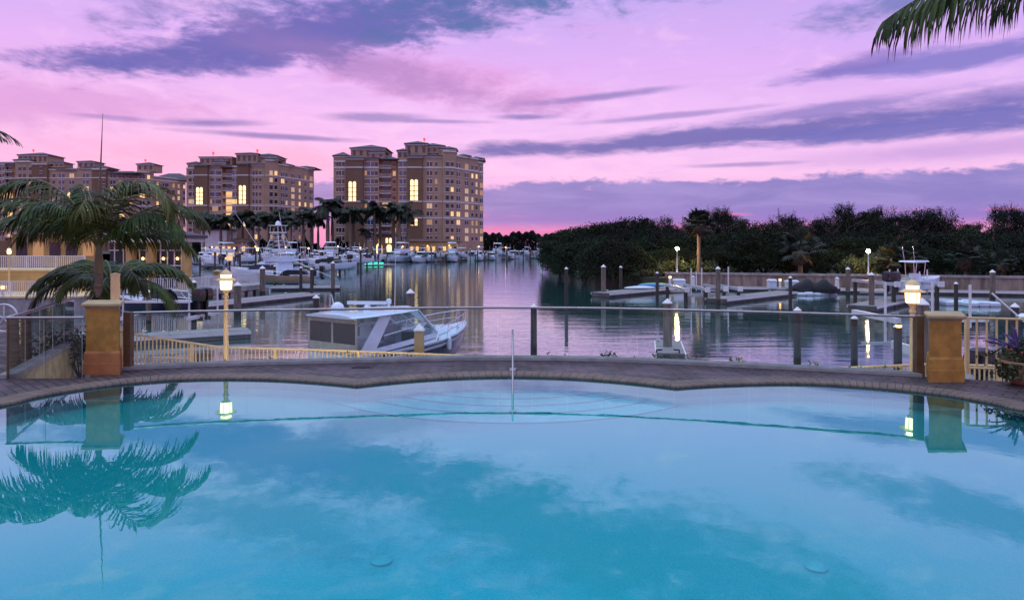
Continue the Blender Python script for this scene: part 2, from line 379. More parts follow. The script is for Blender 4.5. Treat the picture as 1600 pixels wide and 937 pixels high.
def facing_mix(T, scale, power, floor_):
    lw = T.n('ShaderNodeLayerWeight'); lw.inputs['Blend'].default_value = .5
    return T.m('ADD', T.m('MULTIPLY', T.m('POWER', lw.outputs['Facing'], power), scale), floor_)
def pool_water():
    m = bpy.data.materials.new('pool_water'); m.use_nodes = True; T = NT(m.node_tree)
    out = T.n('ShaderNodeOutputMaterial')
    tr = T.n('ShaderNodeBsdfTransparent'); tr.inputs[0].default_value = (.30, .99, .93, 1)
    gl = T.n('ShaderNodeBsdfGlossy'); gl.inputs['Roughness'].default_value = .012; gl.inputs['Color'].default_value = (.50, 1, .92, 1)
    tcn = T.n('ShaderNodeTexCoord'); b = T.n('ShaderNodeBump'); b.inputs['Strength'].default_value = .07; b.inputs['Distance'].default_value = .02
    T.l(T.noise(tcn.outputs['Object'], 1.1, 4, .55), b.inputs['Height']); T.l(b.outputs[0], gl.inputs['Normal'])
    mx = T.n('ShaderNodeMixShader'); T.l(facing_mix(T, .92, 2.0, .03), mx.inputs[0]); T.l(tr.outputs[0], mx.inputs[1]); T.l(gl.outputs[0], mx.inputs[2]); T.l(mx.outputs[0], out.inputs[0])
    return m
M['pool'] = pool_water()
def sea_water():
    m = bpy.data.materials.new('sea_water'); m.use_nodes = True; T = NT(m.node_tree)
    out = T.n('ShaderNodeOutputMaterial'); fr = facing_mix(T, .96, 1.4, .03)
    df = T.n('ShaderNodeBsdfDiffuse'); df.inputs[0].default_value = (.032, .13, .13, 1)
    gl = T.n('ShaderNodeBsdfGlossy'); gl.inputs['Roughness'].default_value = .05; gl.inputs['Color'].default_value = (.93, 1, .95, 1)
    tcn = T.n('ShaderNodeTexCoord'); mp = T.n('ShaderNodeMapping'); T.l(tcn.outputs['Object'], mp.inputs[0]); mp.inputs['Scale'].default_value = (.25, 1.0, 1)
    b = T.n('ShaderNodeBump'); b.inputs['Strength'].default_value = .24; b.inputs['Distance'].default_value = .10
    T.l(T.noise(mp.outputs[0], .9, 4, .55), b.inputs['Height']); T.l(b.outputs[0], gl.inputs['Normal'])
    mx = T.n('ShaderNodeMixShader'); T.l(fr, mx.inputs[0]); T.l(df.outputs[0], mx.inputs[1]); T.l(gl.outputs[0], mx.inputs[2]); T.l(mx.outputs[0], out.inputs[0])
    return m
M['sea'] = sea_water()
def paver(name, c1, c2, mortar, sc, rot, bw, bh):
    m = bpy.data.materials.new(name); m.use_nodes = True; T = NT(m.node_tree)
    out = T.n('ShaderNodeOutputMaterial'); p = T.n('ShaderNodeBsdfPrincipled'); T.l(p.outputs[0], out.inputs[0]); p.inputs['Roughness'].default_value = .8
    tcn = T.n('ShaderNodeTexCoord'); mp = T.n('ShaderNodeMapping'); T.l(tcn.outputs['Object'], mp.inputs[0]); mp.inputs['Rotation'].default_value = (0, 0, rot)
    br = T.n('ShaderNodeTexBrick'); T.l(mp.outputs[0], br.inputs['Vector'])
    br.inputs['Color1'].default_value = c1+(1,); br.inputs['Color2'].default_value = c2+(1,); br.inputs['Mortar'].default_value = mortar+(1,)
    br.inputs['Scale'].default_value = sc; br.inputs['Mortar Size'].default_value = .018; br.inputs['Brick Width'].default_value = bw; br.inputs['Row Height'].default_value = bh
    nz = T.noise(tcn.outputs['Object'], 1.3, 6, .65); nz2 = T.noise(tcn.outputs['Object'], 14, 5, .6)
    c = T.mix(T.m('MULTIPLY', T.smooth(nz, .35, .7), .55), br.outputs[0], (.055, .042, .046, 1))
    c = T.mix(T.m('MULTIPLY', T.smooth(nz2, .4, .75), .3), c, (.12, .085, .078, 1))
    T.l(c, p.inputs['Base Color'])
    T.l(T.m('ADD', T.m('MULTIPLY', T.smooth(T.noise(tcn.outputs['Object'], .9, 4, .6), .4, .62), -.35), .8), p.inputs['Roughness'])
    b = T.n('ShaderNodeBump'); b.inputs['Strength'].default_value = .7; b.inputs['Distance'].default_value = .012; b.invert = True
    T.l(br.outputs['Fac'], b.inputs['Height']); T.l(b.outputs[0], p.inputs['Normal'])
    return m
M['paver'] = paver('herringbone_pavers', (.125, .072, .066), (.045, .036, .044), (.008, .008, .010), 1.0, .75, .30, .15)
M['coping'] = mt('coping_stone', (.15, .105, .08), .75, var=.25, scale=3, bump=.35, bscale=18)
def floor_mat():
    m = bpy.data.materials.new('pool_plaster'); m.use_nodes = True; T = NT(m.node_tree)
    out = T.n('ShaderNodeOutputMaterial'); p = T.n('ShaderNodeBsdfPrincipled'); T.l(p.outputs[0], out.inputs[0]); p.inputs['Roughness'].default_value = .9
    tcn = T.n('ShaderNodeTexCoord')
    nz = T.noise(tcn.outputs['Object'], 60, 4, .7); nb = T.noise(tcn.outputs['Object'], .5, 4, .6)
    c = T.mix(T.smooth(nz, .35, .65), (.035, .29, .38, 1), (.085, .40, .47, 1))
    c = T.mix(T.m('MULTIPLY', T.smooth(nb, .35, .7), .35), c, (.04, .36, .34, 1))
    T.l(c, p.inputs['Base Color'])
    return m
M['plaster'] = floor_mat()
# ---------------------------------------------------------------- water, ground
mb = MB(); mb.quad((-1500, -40, SEA), (2500, -40, SEA), (2500, 4000, SEA), (-1500, 4000, SEA))
struct(mb.build('water', M['sea']))

def smoothpts(pts, n=6):
    """Catmull-Rom through 2D points"""
    out = []
    for i in range(len(pts)-1):
        p0, p1, p2, p3 = pts[max(i-1, 0)], pts[i], pts[i+1], pts[min(i+2, len(pts)-1)]
        for k in range(n):
            t = k/n
            out.append(tuple(.5*((2*p1[j])+(-p0[j]+p2[j])*t+(2*p0[j]-5*p1[j]+4*p2[j]-p3[j])*t*t+(-p0[j]+3*p1[j]-3*p2[j]+p3[j])*t**3) for j in (0, 1)))
    out.append(tuple(pts[-1])); return out
def g2(px, py, z=0.0): v = G(px, py, z); return (v.x, v.y)

arcL = smoothpts([(-9.0, 6.4), (-8.9, 7.8), (-8.3, 9.1)]+[g2(*p) for p in ((0, 632), (60, 618), (130, 606), (200, 597.5), (270, 592), (340, 590), (420, 591), (490, 595), (557, 601))])
arcC = smoothpts([g2(*p) for p in ((557, 601), (620, 594.5), (690, 589.5), (760, 587), (830, 587), (900, 589.5), (980, 595.5), (1056, 604))])
arcR = smoothpts([g2(*p) for p in ((1056, 604), (1120, 600), (1200, 597.5), (1270, 598), (1340, 602), (1410, 608), (1480, 616), (1550, 628), (1600, 639))]+[(8.2, 8.7), (8.8, 7.4), (8.9, 6.0)])
near = smoothpts([(8.9, 6.0), (8.6, 4.9), (7.8, 4.3), (6.5, 4.05), (4, 4.05), (2.2, 4.1), (.3, 4.05), (0, 4.02), (-.2, 4.05),
                  (-2.1, 4.08), (-4, 4.05), (-6.5, 4.05), (-7.8, 4.3), (-8.7, 5.1), (-9.0, 6.4)], 3)
pool = arcL[:-1]+arcC[:-1]+arcR[:-1]+near[:-1]          # clockwise seen from above
def offset(poly, d):
    n = len(poly); out = []
    for i in range(n):
        a, b, c = Vector(poly[i-1]), Vector(poly[i]), Vector(poly[(i+1) % n])
        t1, t2 = (b-a).normalized(), (c-b).normalized()
        n1, n2 = Vector((-t1.y, t1.x)), Vector((-t2.y, t2.x))
        m = (n1+n2); m = m.normalized() if m.length > .1 else n1
        out.append(tuple(b+m*d/max(.55, m.dot(n1))))
    return out
outer = offset(pool, .40)
def dseg(p, a, b):
    p, a, b = Vector(p), Vector(a), Vector(b); t = max(0, min(1, (p-a).dot(b-a)/max(1e-9, (b-a).length_squared))); return (p-a.lerp(b, t)).length
bad = [min(dseg(p, pool[i], pool[(i+1) % len(pool)]) for i in range(len(pool))) < .39 for p in outer]
i = 0
while i < len(outer):                      # close the mitre at the two cusps
    if bad[i]:
        j = i
        while bad[j]: j += 1
        mid = Vector(outer[i-1]).lerp(Vector(outer[j]), .5)
        for k in range(i, j): outer[k] = tuple(mid)
        i = j
    i += 1
outer_loop = [p for i, p in enumerate(outer) if (Vector(p)-Vector(outer[i-1])).length > 1e-4]
KERB = [(195, 577), (290, 572.5), (400, 569), (560, 565), (700, 562), (800, 561.5), (930, 563), (1060, 568), (1180, 573.5), (1310, 580), (1436, 587.5)]
kerb = smoothpts([g2(*p) for p in KERB], 5)
PLc, PRc = g2(158, 588), g2(1478, 600)                   # pillar front feet
LG0, LG1 = g2(12, 591), g2(112, 536)                      # glass rail running back on the left
deck_out = [(-17, 1), (17, 1), (17, 11.6)]+[g2(1640, 600), g2(1512, 592)]+kerb[::-1]+[g2(130, 591), LG0, LG1, (-11.4, 20.5), (-17, 20.5)]
def fill(name, loops, z, mat):
    bm = bmesh.new(); es = []
    for lp in loops:
        vs = [bm.verts.new((p[0], p[1], z)) for p in lp]
        es += [bm.edges.new((vs[i], vs[(i+1) % len(vs)])) for i in range(len(vs))]
    bmesh.ops.triangle_fill(bm, edges=es, use_beauty=True)
    for f in bm.faces:
        if f.normal.z < 0: f.normal_flip()
    me = bpy.data.meshes.new(name); bm.to_mesh(me); bm.free(); me.materials.append(mat)
    o = bpy.data.objects.new(name, me); C.objects.link(o); return o
struct(fill('pool_deck', [deck_out, outer_loop], 0.0, M['paver']))
mb = MB(); n = len(deck_out)
for i in range(n):
    a, b = deck_out[i], deck_out[(i+1) % n]
    mb.quad((a[0], a[1], 0), (b[0], b[1], 0), (b[0], b[1], -3.2), (a[0], a[1], -3.2))
struct(mb.build('deck_retaining_wall', M['planter']))
# coping: a ring of stones with open joints
mb = MB(); n = len(pool); acc = 0; last = 0
bul = .03
for i in range(n):
    j = (i+1) % n
    a, b, c, d = Vector(pool[i]), Vector(pool[j]), Vector(outer[j]), Vector(outer[i])
    L = (b-a).length; k = max(1, round(L/.45))
    for q in range(k):
        t0, t1 = q/k+.0035/L, (q+1)/k-.0035/L
        p = [a.lerp(b, t0), a.lerp(b, t1), d.lerp(c, t1), d.lerp(c, t0)]
        inn = [(v-w2).normalized()*.02 for v, w2 in ((p[3], p[0]), (p[2], p[1]))]
        z0, z1 = -.03, .012
        mb.add([(p[0].x, p[0].y, z0), (p[1].x, p[1].y, z0), (p[2].x, p[2].y, z0), (p[3].x, p[3].y, z0),
                (p[0].x, p[0].y, z1-.02), (p[1].x, p[1].y, z1-.02), (p[1].x+inn[1].x, p[1].y+inn[1].y, z1), (p[0].x+inn[0].x, p[0].y+inn[0].y, z1), (p[2].x, p[2].y, z1), (p[3].x, p[3].y, z1)],
               [(0, 1, 5, 4), (4, 5, 6, 7), (7, 6, 8, 9), (2, 3, 9, 8), (1, 2, 8, 6, 5), (3, 0, 4, 7, 9)])
struct(mb.build('pool_coping', M['coping']))
mb = MB()
inner = offset(pool, .03)
for i in range(n):
    a, b = inner[i], inner[(i+1) % n]
    mb.c = 0; mb.quad((a[0], a[1], -.012), (b[0], b[1], -.012), (b[0], b[1], -.20), (a[0], a[1], -.20))
    mb.c = 1; mb.quad((a[0], a[1], -.20), (b[0], b[1], -.20), (b[0], b[1], -.85), (a[0], a[1], -.85))
struct(mb.build('pool_wall', [M['tilew'], M['plaster']]))
struct(fill('pool_floor', [offset(pool, .04)], -.32, M['plaster']))
struct(fill('pool_water', [inner], -.032, M['pool']))
# curved entry steps in the central bay
SC = (0.0, 14.0)
for lab, xa, xb in (('rounded pale underwater ledge at the near pool edge, left', -1.66, -.42), ('rounded pale underwater ledge at the near pool edge, right', .76, 1.72)):
    pl_ = [(xa, 4.10), (xa+.08, 4.42), (xa+.22, 4.555), (xa+.45, 4.60), (xb-.45, 4.60), (xb-.22, 4.555), (xb-.08, 4.42), (xb, 4.10)]
    mb = MB(); mb.prism(pl_, -.318, -.085); t = thing('pool_ledge', lab, 'pool ledge', ((xa+xb)/2, 4.3, -.66), 'underwater ledges'); mb.build('ledge', M['ledge'], t, world=True)
    mb = MB(); mb.tube([(x, y, -.085) for x, y in pl_], .012, 5); mb.build('edge_tile', M['stepedge'], t, world=True)
st = thing('pool_steps', 'curved underwater entry steps fanning out below the central arc of the pool', 'pool steps', (0, 12, -.318))
for k, (r, z) in enumerate(((3.90, -.309), (3.38, -.299), (2.90, -.289), (2.42, -.279), (1.95, -.269))):
    pts = []
    for a in range(181, 360, 4):
        x, y = SC[0]+r*math.cos(math.radians(a)), SC[1]+r*math.sin(math.radians(a))*1.0
        pts.append((x, y))
    pts = [p for p in pts if p[1] < 12.3-.06*abs(p[0])]
    mb = MB(); mb.prism(pts, -.318, z); tread = mb.build('tread', M['tread'], st, world=True)
    mb = MB(); mb.tube([(p[0], p[1], z+.001) for p in pts], .006, 5); e = mb.build('step_edge', M['stepedge'], tread); e.location = (0, 0, 0)
    me = e.data
    for v in me.vertices: v.co = v.co-Vector(st.location)
for px, py, nm in ((596, 877, 'round pale drain cover on the pool floor, left of centre'), (1275, 887, 'round pale drain cover on the pool floor, right of centre')):
    g = G(px, py, -.318); mb = MB(); mb.lathe([(0, 0), (.09, 0), (.09, .015), (.06, .03), (0, .03)], n=20)
    o = mb.build('drain_cover', M['drain']); o.location = g; tag(o, nm, 'drain', 'drain covers on the pool floor')
# handrail into the pool
hr = thing('pool_handrail', 'polished steel handrail standing edge-on where the pool steps begin', 'handrail', (0, 12.0, 0))
mb = MB(); xr = X(801, 12.6)
path = [(xr, 12.75, 0), (xr, 12.72, .45), (xr, 12.66, .66), (xr, 12.5, .77), (xr, 12.25, .76), (xr, 11.9, .62), (xr, 11.2, .25), (xr, 10.85, .03), (xr, 10.72, -.2), (xr, 10.7, -.27)]
mb.tube(path, .017, 12); rail_h = mb.build('rail', M['rail'], hr, world=True, smooth=True)
mb = MB(); mb.lathe([(.075, 0), (.07, .02), (.03, .03)], (xr, 12.75, .002), 16); mb.build('base_flange', M['chrome'], hr, world=True, smooth=True)
mb = MB(); mb.lathe([(.06, 0), (.055, .02), (.028, .03)], (xr, 10.7, -.28), 16); mb.build('base_flange', M['chrome'], hr, world=True, smooth=True)
# deck drain grate
g = G(566, 573.5, 0); mb = MB()
for k in range(7): mb.box(-.16, .16, -.085+k*.025, -.073+k*.025, 0, .012)
mb.box(-.18, -.16, -.10, .10, 0, .012); mb.box(.16, .18, -.10, .10, 0, .012); mb.box(-.16, .16, -.1, .1, -.002, .004)
o = mb.build('drain_grate', M['black']); o.location = g+Vector((0, 0, .003)); tag(o, 'small dark drain grate in the pavers before the glass railing', 'drain grate')

# ---------------------------------------------------------------- kerb and glass railing
def along(poly, s):
    """point at arc length s"""
    for i in range(len(poly)-1):
        a, b = Vector(poly[i]), Vector(poly[i+1]); L = (b-a).length
        if s <= L or i == len(poly)-2: return a.lerp(b, min(1, s/L)), (b-a).normalized()
        s -= L
def plen(poly): return sum((Vector(poly[i+1])-Vector(poly[i])).length for i in range(len(poly)-1))
mb = MB(); ko = [tuple(Vector(p)+Vector((0, .22))) for p in kerb]; ki = [tuple(Vector(p)-Vector((0, .10))) for p in kerb]
mb.prism(ki+ko[::-1], -.1, .055); o = mb.build('kerb', M['kerb']); struct(o)
gr = thing('glass_railing', 'long curved frameless glass railing with a slim steel top rail behind the pool', 'railing', (0, 13.5, .055))
TL = plen(kerb); npan = 21
rl = [along(kerb, TL*i/60)[0] for i in range(61)]
mb = MB(); mb.tube([(p.x, p.y+.06, 1.05) for p in rl], .024, 10); mb.build('top_rail', M['rail'], gr, world=True, smooth=True)
M['gedge'] = mt('polished_glass_edge', (.62, .74, .72), .2, var=0)
for i in range(npan):
    a, t = along(kerb, TL*i/npan+.010); b, _ = along(kerb, TL*(i+1)/npan-.010)
    t = (b-a).normalized(); nn = Vector((-t.y, t.x))*.006; a = a+Vector((0, .06)); b = b+Vector((0, .06))
    p = [a-nn, b-nn, b+nn, a+nn]; mb = MB()
    z0, z1 = .056, 1.025
    v = [(q.x, q.y, z0) for q in p]+[(q.x, q.y, z1) for q in p]
    mb.add(v, [(0, 1, 5, 4), (2, 3, 7, 6)]); mb.c = 1; mb.add(v, [(1, 2, 6, 5), (3, 0, 4, 7), (4, 5, 6, 7)])
    mb.build('glass_panel', [M['glass'], M['gedge']], gr, world=True)
for px, py in ((199, 577), (1437, 587)):
    g = G(px, py, .0); mb = MB(); mb.box(g.x-.065, g.x+.065, g.y-.03, g.y+.10, -.3, 1.07); mb.build('end_post', M['bronze'], gr, world=True)
# plants whose tips show over the kerb
mb = MB(); rnd = random.Random(3)
for i in range(420):
    s = rnd.random(); s = .55+.45*s if rnd.random() < .8 else s
    c, _ = along(kerb, TL*s); cl = math.sin(s*190)+math.sin(s*71+1)
    if cl < -.2: continue
    x, y, z = c.x+rnd.gauss(0, .1), c.y+.42+rnd.random()*.15, -.25+rnd.random()*.22+.06*cl
    for k in range(4):
        a = rnd.random()*2*PI; l = .06+.07*rnd.random(); d = Vector((math.cos(a), math.sin(a), .9)).normalized(); sd = Vector((-math.sin(a), math.cos(a), 0))*.02
        p = Vector((x, y, z)); mb.quad(p, p+d*l*.6+sd, p+d*l, p+d*l*.6-sd)
    mb.tube([(x, y, z-.5), (x, y, z)], .006, 4)
o = mb.build('ground_cover', M['leafC']); stuff(o); tag(o, 'low leafy ground cover peeping over the kerb behind the glass', 'ground cover')

# ---------------------------------------------------------------- lower walkway with picket railing and retaining edge
wk = [g2(60, 560, -.8), g2(200, 524, .15-1.05), (-4.5, 15.2), (0, 15.8), (5, 15.5), (9, 14.5), (16, 14.2)]
WR = [(-9.6, 16.4, .30), (-9.0, 16.3, .20), (-7.0, 16.3, -.10), (-4.2, 16.5, -.22), (-1.6, 16.7, -.35), (.2, 16.9, -.50), (3, 16.6, -.58), (5.5, 15.8, -.52), (7.4, 15.0, -.36), (8.8, 14.5, -.20), (11, 14.2, -.2), (14, 14.2, -.2)]
mb = MB()
for i in range(len(WR)-1):
    a, b = WR[i], WR[i+1]
    mb.quad((a[0], 12.2, a[2]-1.06), (b[0], 12.2, b[2]-1.06), (b[0], b[1]+.15, b[2]-1.06), (a[0], a[1]+.15, a[2]-1.06))
    mb.quad((a[0], a[1]+.15, a[2]-1.06), (b[0], b[1]+.15, b[2]-1.06), (b[0], b[1]+.15, -3.2), (a[0], a[1]+.15, -3.2))
mb.quad((-16, 12.2, -.85), (-9.6, 12.2, -.76), (-9.6, 16.55, -.76), (-16, 22, -.85))
struct(mb.build('walkway', M['concrete']))
def picket_rail(name, label, pts, h=1.05, pitch=.095, r=.012, mat=None, post_every=2.0, parts=True, tr=.028):
    """pts (x,y,z) give the top of the rail; pickets hang from it"""
    mat = mat or M['cream']; t = thing(name, label, 'railing', tuple(pts[len(pts)//2][:2])+(pts[len(pts)//2][2]-h,))
    poly = [(p[0], p[1]) for p in pts]; TLn = plen(poly)
    def at(s):
        acc = 0
        for i in range(len(pts)-1):
            a, b = Vector(pts[i]), Vector(pts[i+1]); L = (b.xy-a.xy).length
            if s <= acc+L or i == len(pts)-2: return a.lerp(b, min(1, (s-acc)/L))
            acc += L
    mb = MB(); mb.tube([Vector(p) for p in pts], tr, 6); mb.build('top_rail', mat, t, world=True)
    mb = MB(); mb.tube([Vector(p)-Vector((0, 0, h-.09)) for p in pts], tr*.8, 6); mb.build('bottom_rail', mat, t, world=True)
    nb = max(1, round(TLn/post_every))
    for k in range(nb+1):
        p = at(TLn*k/nb); mb = MB(); mb.obox(p.x, p.y, p.z-h, tr*2.6, tr*2.6, h+.01); mb.build('post', mat, t, world=True)
    for k in range(nb):
        s0, s1 = TLn*k/nb, TLn*(k+1)/nb; m_ = max(2, round((s1-s0)/pitch)); mb = MB()
        for j in range(1, m_):
            p = at(s0+(s1-s0)*j/m_); mb.obox(p.x, p.y, p.z-h+.09, r*2, r*2, h-.11)
        mb.build('picket_panel', mat, t, world=True)
    return t
picket_rail('picket_railing', 'cream metal picket railing sloping down the ramp behind the left glass', WR[:6])
picket_rail('picket_railing', 'cream picket railing on the lower walkway beyond the right lamp post', WR[6:])
RR = [(X(1511, 12.75), 12.75, .97), (X(1600, 12.6), 12.6, .96), (12.2, 12.4, .95)]
picket_rail('picket_railing', 'white picket railing between the right pillar and the flower pot', RR, 1.02, .17, .013, M['cream'], 1.9, tr=.024)

added_lights = []  # added unseen lights standing in for the unknown source on the picket railing
for k in range(9):
    c, tdir = along(kerb, TL*(.03, .09, .15, .21, .27, .33, .80, .88, .96)[k]); x, y = c.x, c.y+.26; z = -.22-.10*(1-abs(c.x)/8)
    t = thing('added_light', 'x', 'light', (x, y, z), 'added lights under the kerb'); mb = MB(); mb.box(-.26, .26, -.04, .0, -.06, .05); mb.build('housing', M['bronze'], t)
    mb = MB(); mb.box(-.24, .24, .001, .02, -.045, .035); mb.build('lamp_glass', M['addedlit'], t); added_lights.append(t)
order(added_lights, 'small warm added light, unseen under the kerb, brightening the picket railing, {}')
# ---------------------------------------------------------------- pillars
def pillar(label, px0, px1, pyf, h, sk):
    f = G((px0+px1)/2, pyf, 0); w_ = (px1-px0)/F*f.y; d_ = .8
    t = thing('stucco_pillar', label, 'pillar', (f.x+sk/2, f.y+d_/2, 0), 'stucco pillars ending the glass railing')
    def pl(o, z):            # plan inset by -o, sides splayed outwards towards the back
        a, b = w_/2+o, d_/2+o; return [(-a-sk/2, -b, z), (a-sk/2, -b, z), (a+sk/2, b, z), (-a+sk/2, b, z)]
    mb = MB(); mb.loft([pl(0, 0), pl(0, .20), pl(-.006, .205), pl(-.010, .38), pl(-.030, .42)])
    mb.build('base', M['terra'] if h > 1.2 else M['stucco'], t)
    mb = MB(); mb.loft([pl(-.034, .418), pl(-.034, h-.10)]); mb.build('shaft', M['stucco'], t)
    mb = MB(); mb.loft([pl(o, z) for o, z in ((-.036, h-.11), (-.02, h-.07), (.02, h-.055), (.025, h-.02), (.01, h))]); mb.build('cap', M['cap'], t); return t
pillar('ochre stucco pillar with terracotta base in front of the leaning palm trunk', 129, 187, 585.5, 1.28, -.40)
pillar('plain ochre stucco pillar beside the white picket railing and flower pot', 1451, 1508, 597, 1.13, .44)
# cream square post behind the left pillar
g = W(180, 428, 14.6); t = thing('square_post', 'slim square cream post standing behind the left stucco pillar', 'post', (g.x, g.y, -.8))
mb = MB(); mb.obox(0, 0, 0, .13, .13, g.z+.8-.02); mb.build('shaft', M['cream'], t); mb = MB(); mb.loft([[(sx*a, sy*a, z) for sx, sy in ((-1, -1), (1, -1), (1, 1), (-1, 1))] for a, z in ((.075, g.z+.78), (.075, g.z+.80), (.01, g.z+.83))]); mb.build('cap', M['cream'], t)
# left planter wall with the glass rail that runs back, and the front glass
mb = MB(); a, b = Vector(LG0), Vector(LG1); t_ = (b-a).normalized(); nn = Vector((t_.y, -t_.x))*.13
b2 = a+t_*((b-a).length+2.0)
mb.prism([tuple(a+nn), tuple(b2+nn), tuple(b2-nn), tuple(a-nn)], -.03, .07); pw = thing('planter_wall', 'low pale planter wall running back under the left glass railing', 'wall', (a.x, a.y, -1))
mb.build('cap', M['kerb'], pw, world=True)
mb = MB(); nn2 = nn*.8; mb.prism([tuple(a+nn2+t_*.02), tuple(b2+nn2), tuple(b2-nn2*.2), tuple(a-nn2*.2+t_*.02)], -1.2, -.03); mb.build('face', M['planter'], pw, world=True)
lg = thing('glass_railing', 'short glass railing running back from the left corner beside the palm', 'railing', (a.x, a.y, .07))
mb = MB(); e = a+t_*((b-a).length+.2); mb.tube([(a.x, a.y, 1.05), (e.x, e.y, 1.07)], .026, 10); mb.build('top_rail', M['rail'], lg, world=True, smooth=True)
for k in range(5):
    L = (e-a).length; p, q = a+t_*(L*k/5+.012), a+t_*(L*(k+1)/5-.012); n3 = Vector((t_.y, -t_.x))*.006; mb = MB(); P4 = [p-n3, q-n3, q+n3, p+n3]
    v = [(u.x, u.y, .075) for u in P4]+[(u.x, u.y, 1.02) for u in P4]
    mb.add(v, [(0, 1, 5, 4), (2, 3, 7, 6)]); mb.c = 1; mb.add(v, [(1, 2, 6, 5), (3, 0, 4, 7), (4, 5, 6, 7)]); mb.build('glass_panel', [M['glass'], M['gedge']], lg, world=True)
mb = MB(); mb.tube([(a.x, a.y, 0), (a.x, a.y, 1.05)], .022, 8); mb.build('post', M['bronze'], lg, world=True)
lf = thing('glass_railing', 'front glass panel between the left corner post and the stucco pillar', 'railing', (a.x+.6, a.y, 0))
q = Vector(g2(131, 591)); mb = MB(); mb.tube([(a.x, a.y-.05, 1.06), (q.x, q.y, 1.06)], .024, 10); mb.build('top_rail', M['rail'], lf, world=True, smooth=True)
for k in range(2):
    p0_, p1_ = a.lerp(q, k/2+.01), a.lerp(q, k/2+.49); mb = MB()
    v = [(u.x, u.y+o_-.03, z) for z in (.01, 1.03) for u, o_ in ((p0_, -.006), (p1_, -.006), (p1_, .006), (p0_, .006))]
    mb.add(v, [(0, 1, 5, 4), (2, 3, 7, 6)]); mb.c = 1; mb.add(v, [(1, 2, 6, 5), (3, 0, 4, 7), (4, 5, 6, 7)]); mb.build('glass_panel', [M['glass'], M['gedge']], lf, world=True)

# ---------------------------------------------------------------- lanterns on posts
def lantern(label, px, py_top, d, zb, power=60, sc=1.0, shared=None, group='lantern posts with wide hats'):
    top = Z(py_top, d); h = (top-zb)/sc
    t = thing('street_lamp', label, 'street lamp', (X(px, d), d, zb), group); t.scale = (sc, sc, sc)
    mb = MB(); mb.lathe([(.13, 0), (.13, .05), (.085, .10), (.07, .2), (.062, h*.5), (.055, h-.82), (.075, h-.80), (.075, h-.76), (.055, h-.75), (.06, h-.68), (.11, h-.60), (.13, h-.585)], n=14); mb.build('post', M['cream'], t, smooth=True)
    mb = MB(); mb.lathe([(.125, h-.584), (.135, h-.575), (.15, h-.34), (.12, h-.335)], n=12); mb.build('lamp_glass', M['lampglow'], t)
    for k in range(6):
        a = 2*PI*(k+.5)/6; mb = MB(); mb.tube([(.141*math.cos(a), .141*math.sin(a), h-.58), (.156*math.cos(a), .156*math.sin(a), h-.335)], .009, 5); mb.build('frame_bar', M['cream'], t)
    mb = MB(); mb.lathe([(.10, h-.33), (.265, h-.345), (.27, h-.33), (.15, h-.265), (.14, h-.262)], n=16); mb.build('hat', M['cream'], t)
    mb = MB(); mb.lathe([(.13, h-.261), (.135, h-.19), (.11, h-.189)], n=12); mb.build('upper_glass', M['lampglow'], t)
    mb = MB(); mb.lathe([(.10, h-.188), (.175, h-.185), (.17, h-.165), (.06, h-.07), (.02, h-.05), (.025, h-.02), (.005, h)], n=14); mb.build('roof', M['cream'], t, smooth=True)
    return t
lantern('cream lantern post with a wide hat, rising left of the white cruiser', 353, 418, 16.0, -1.2, 120, .88)
lantern('cream lantern post with a wide hat beside the right stucco pillar', 1426, 433, 14.0, -1.35, 110, .9)

# ---------------------------------------------------------------- palms
DOWN = Vector((0, 0, -1))
def frond(mb, base, az, elev, L, droop, nl=46, ll=.55, lw=.035, hang=.5, rnd=random, r0=.028, tri=False, cshaft=.14, bend=1.15):
    base = Vector(base); e0 = math.radians(elev); dr = math.radians(droop); az = math.radians(az)
    H = Vector((math.cos(az), math.sin(az), 0)); side = Vector((-math.sin(az), math.cos(az), 0))
    n = 22; pts = [base]; dirs = []
    for i in range(n):
        e = e0-dr*((i+.5)/n)**bend; d = H*math.cos(e)+Vector((0, 0, 1))*math.sin(e); dirs.append(d); pts.append(pts[-1]+d*(L/n))
    c0 = mb.c
    mb.c = 1; mb.tube(pts, [r0*(1-.85*i/n) for i in range(n+1)], 5, False); mb.c = 0
    for sgn in (-1, 1):
        for k in range(nl):
            t = cshaft+(1-cshaft)*((k+rnd.random()*.6)/nl); i = min(n-1, int(t*n)); p = pts[i].lerp(pts[i+1], t*n-i); f = dirs[i]
            ln = ll*(.55+.75*math.sin(PI*min(1, .12+.78*t)))*(.85+.3*rnd.random())*(1.0 if t < .9 else .7)
            up = side.cross(f); up = up if up.z > 0 else -up
            d = (side*sgn*(.75-.25*t)+f*(.35+.65*t)+up*(.18-.3*rnd.random()*.5)+DOWN*hang*(.4+.5*rnd.random())).normalized()
            d2 = (d+DOWN*(.35+hang*.9)).normalized()
            wv = (f-d*f.dot(d)); wv = (wv.normalized() if wv.length > 1e-4 else up)*lw*.5
            m1 = p+d*ln*.5; tip = m1+d2*ln*.5
            if tri: mb.add([p-wv, p+wv, m1+wv, m1-wv, tip], [(0, 1, 2, 3), (3, 2, 4)])
            else:
                m0 = p+d*ln*.25; m2 = m1+(d+DOWN*(.2+hang*.5)).normalized()*ln*.27
                mb.add([p-wv*.5, p+wv*.5, m0+wv, m0-wv, m1+wv, m1-wv, m2+wv*.7, m2-wv*.7, tip], [(0, 1, 2, 3), (3, 2, 4, 5), (5, 4, 6, 7), (7, 6, 8)])
    mb.c = c0
M['rachis'] = mt('frond_stem', (.11, .12, .035), .5, var=.25, scale=2)
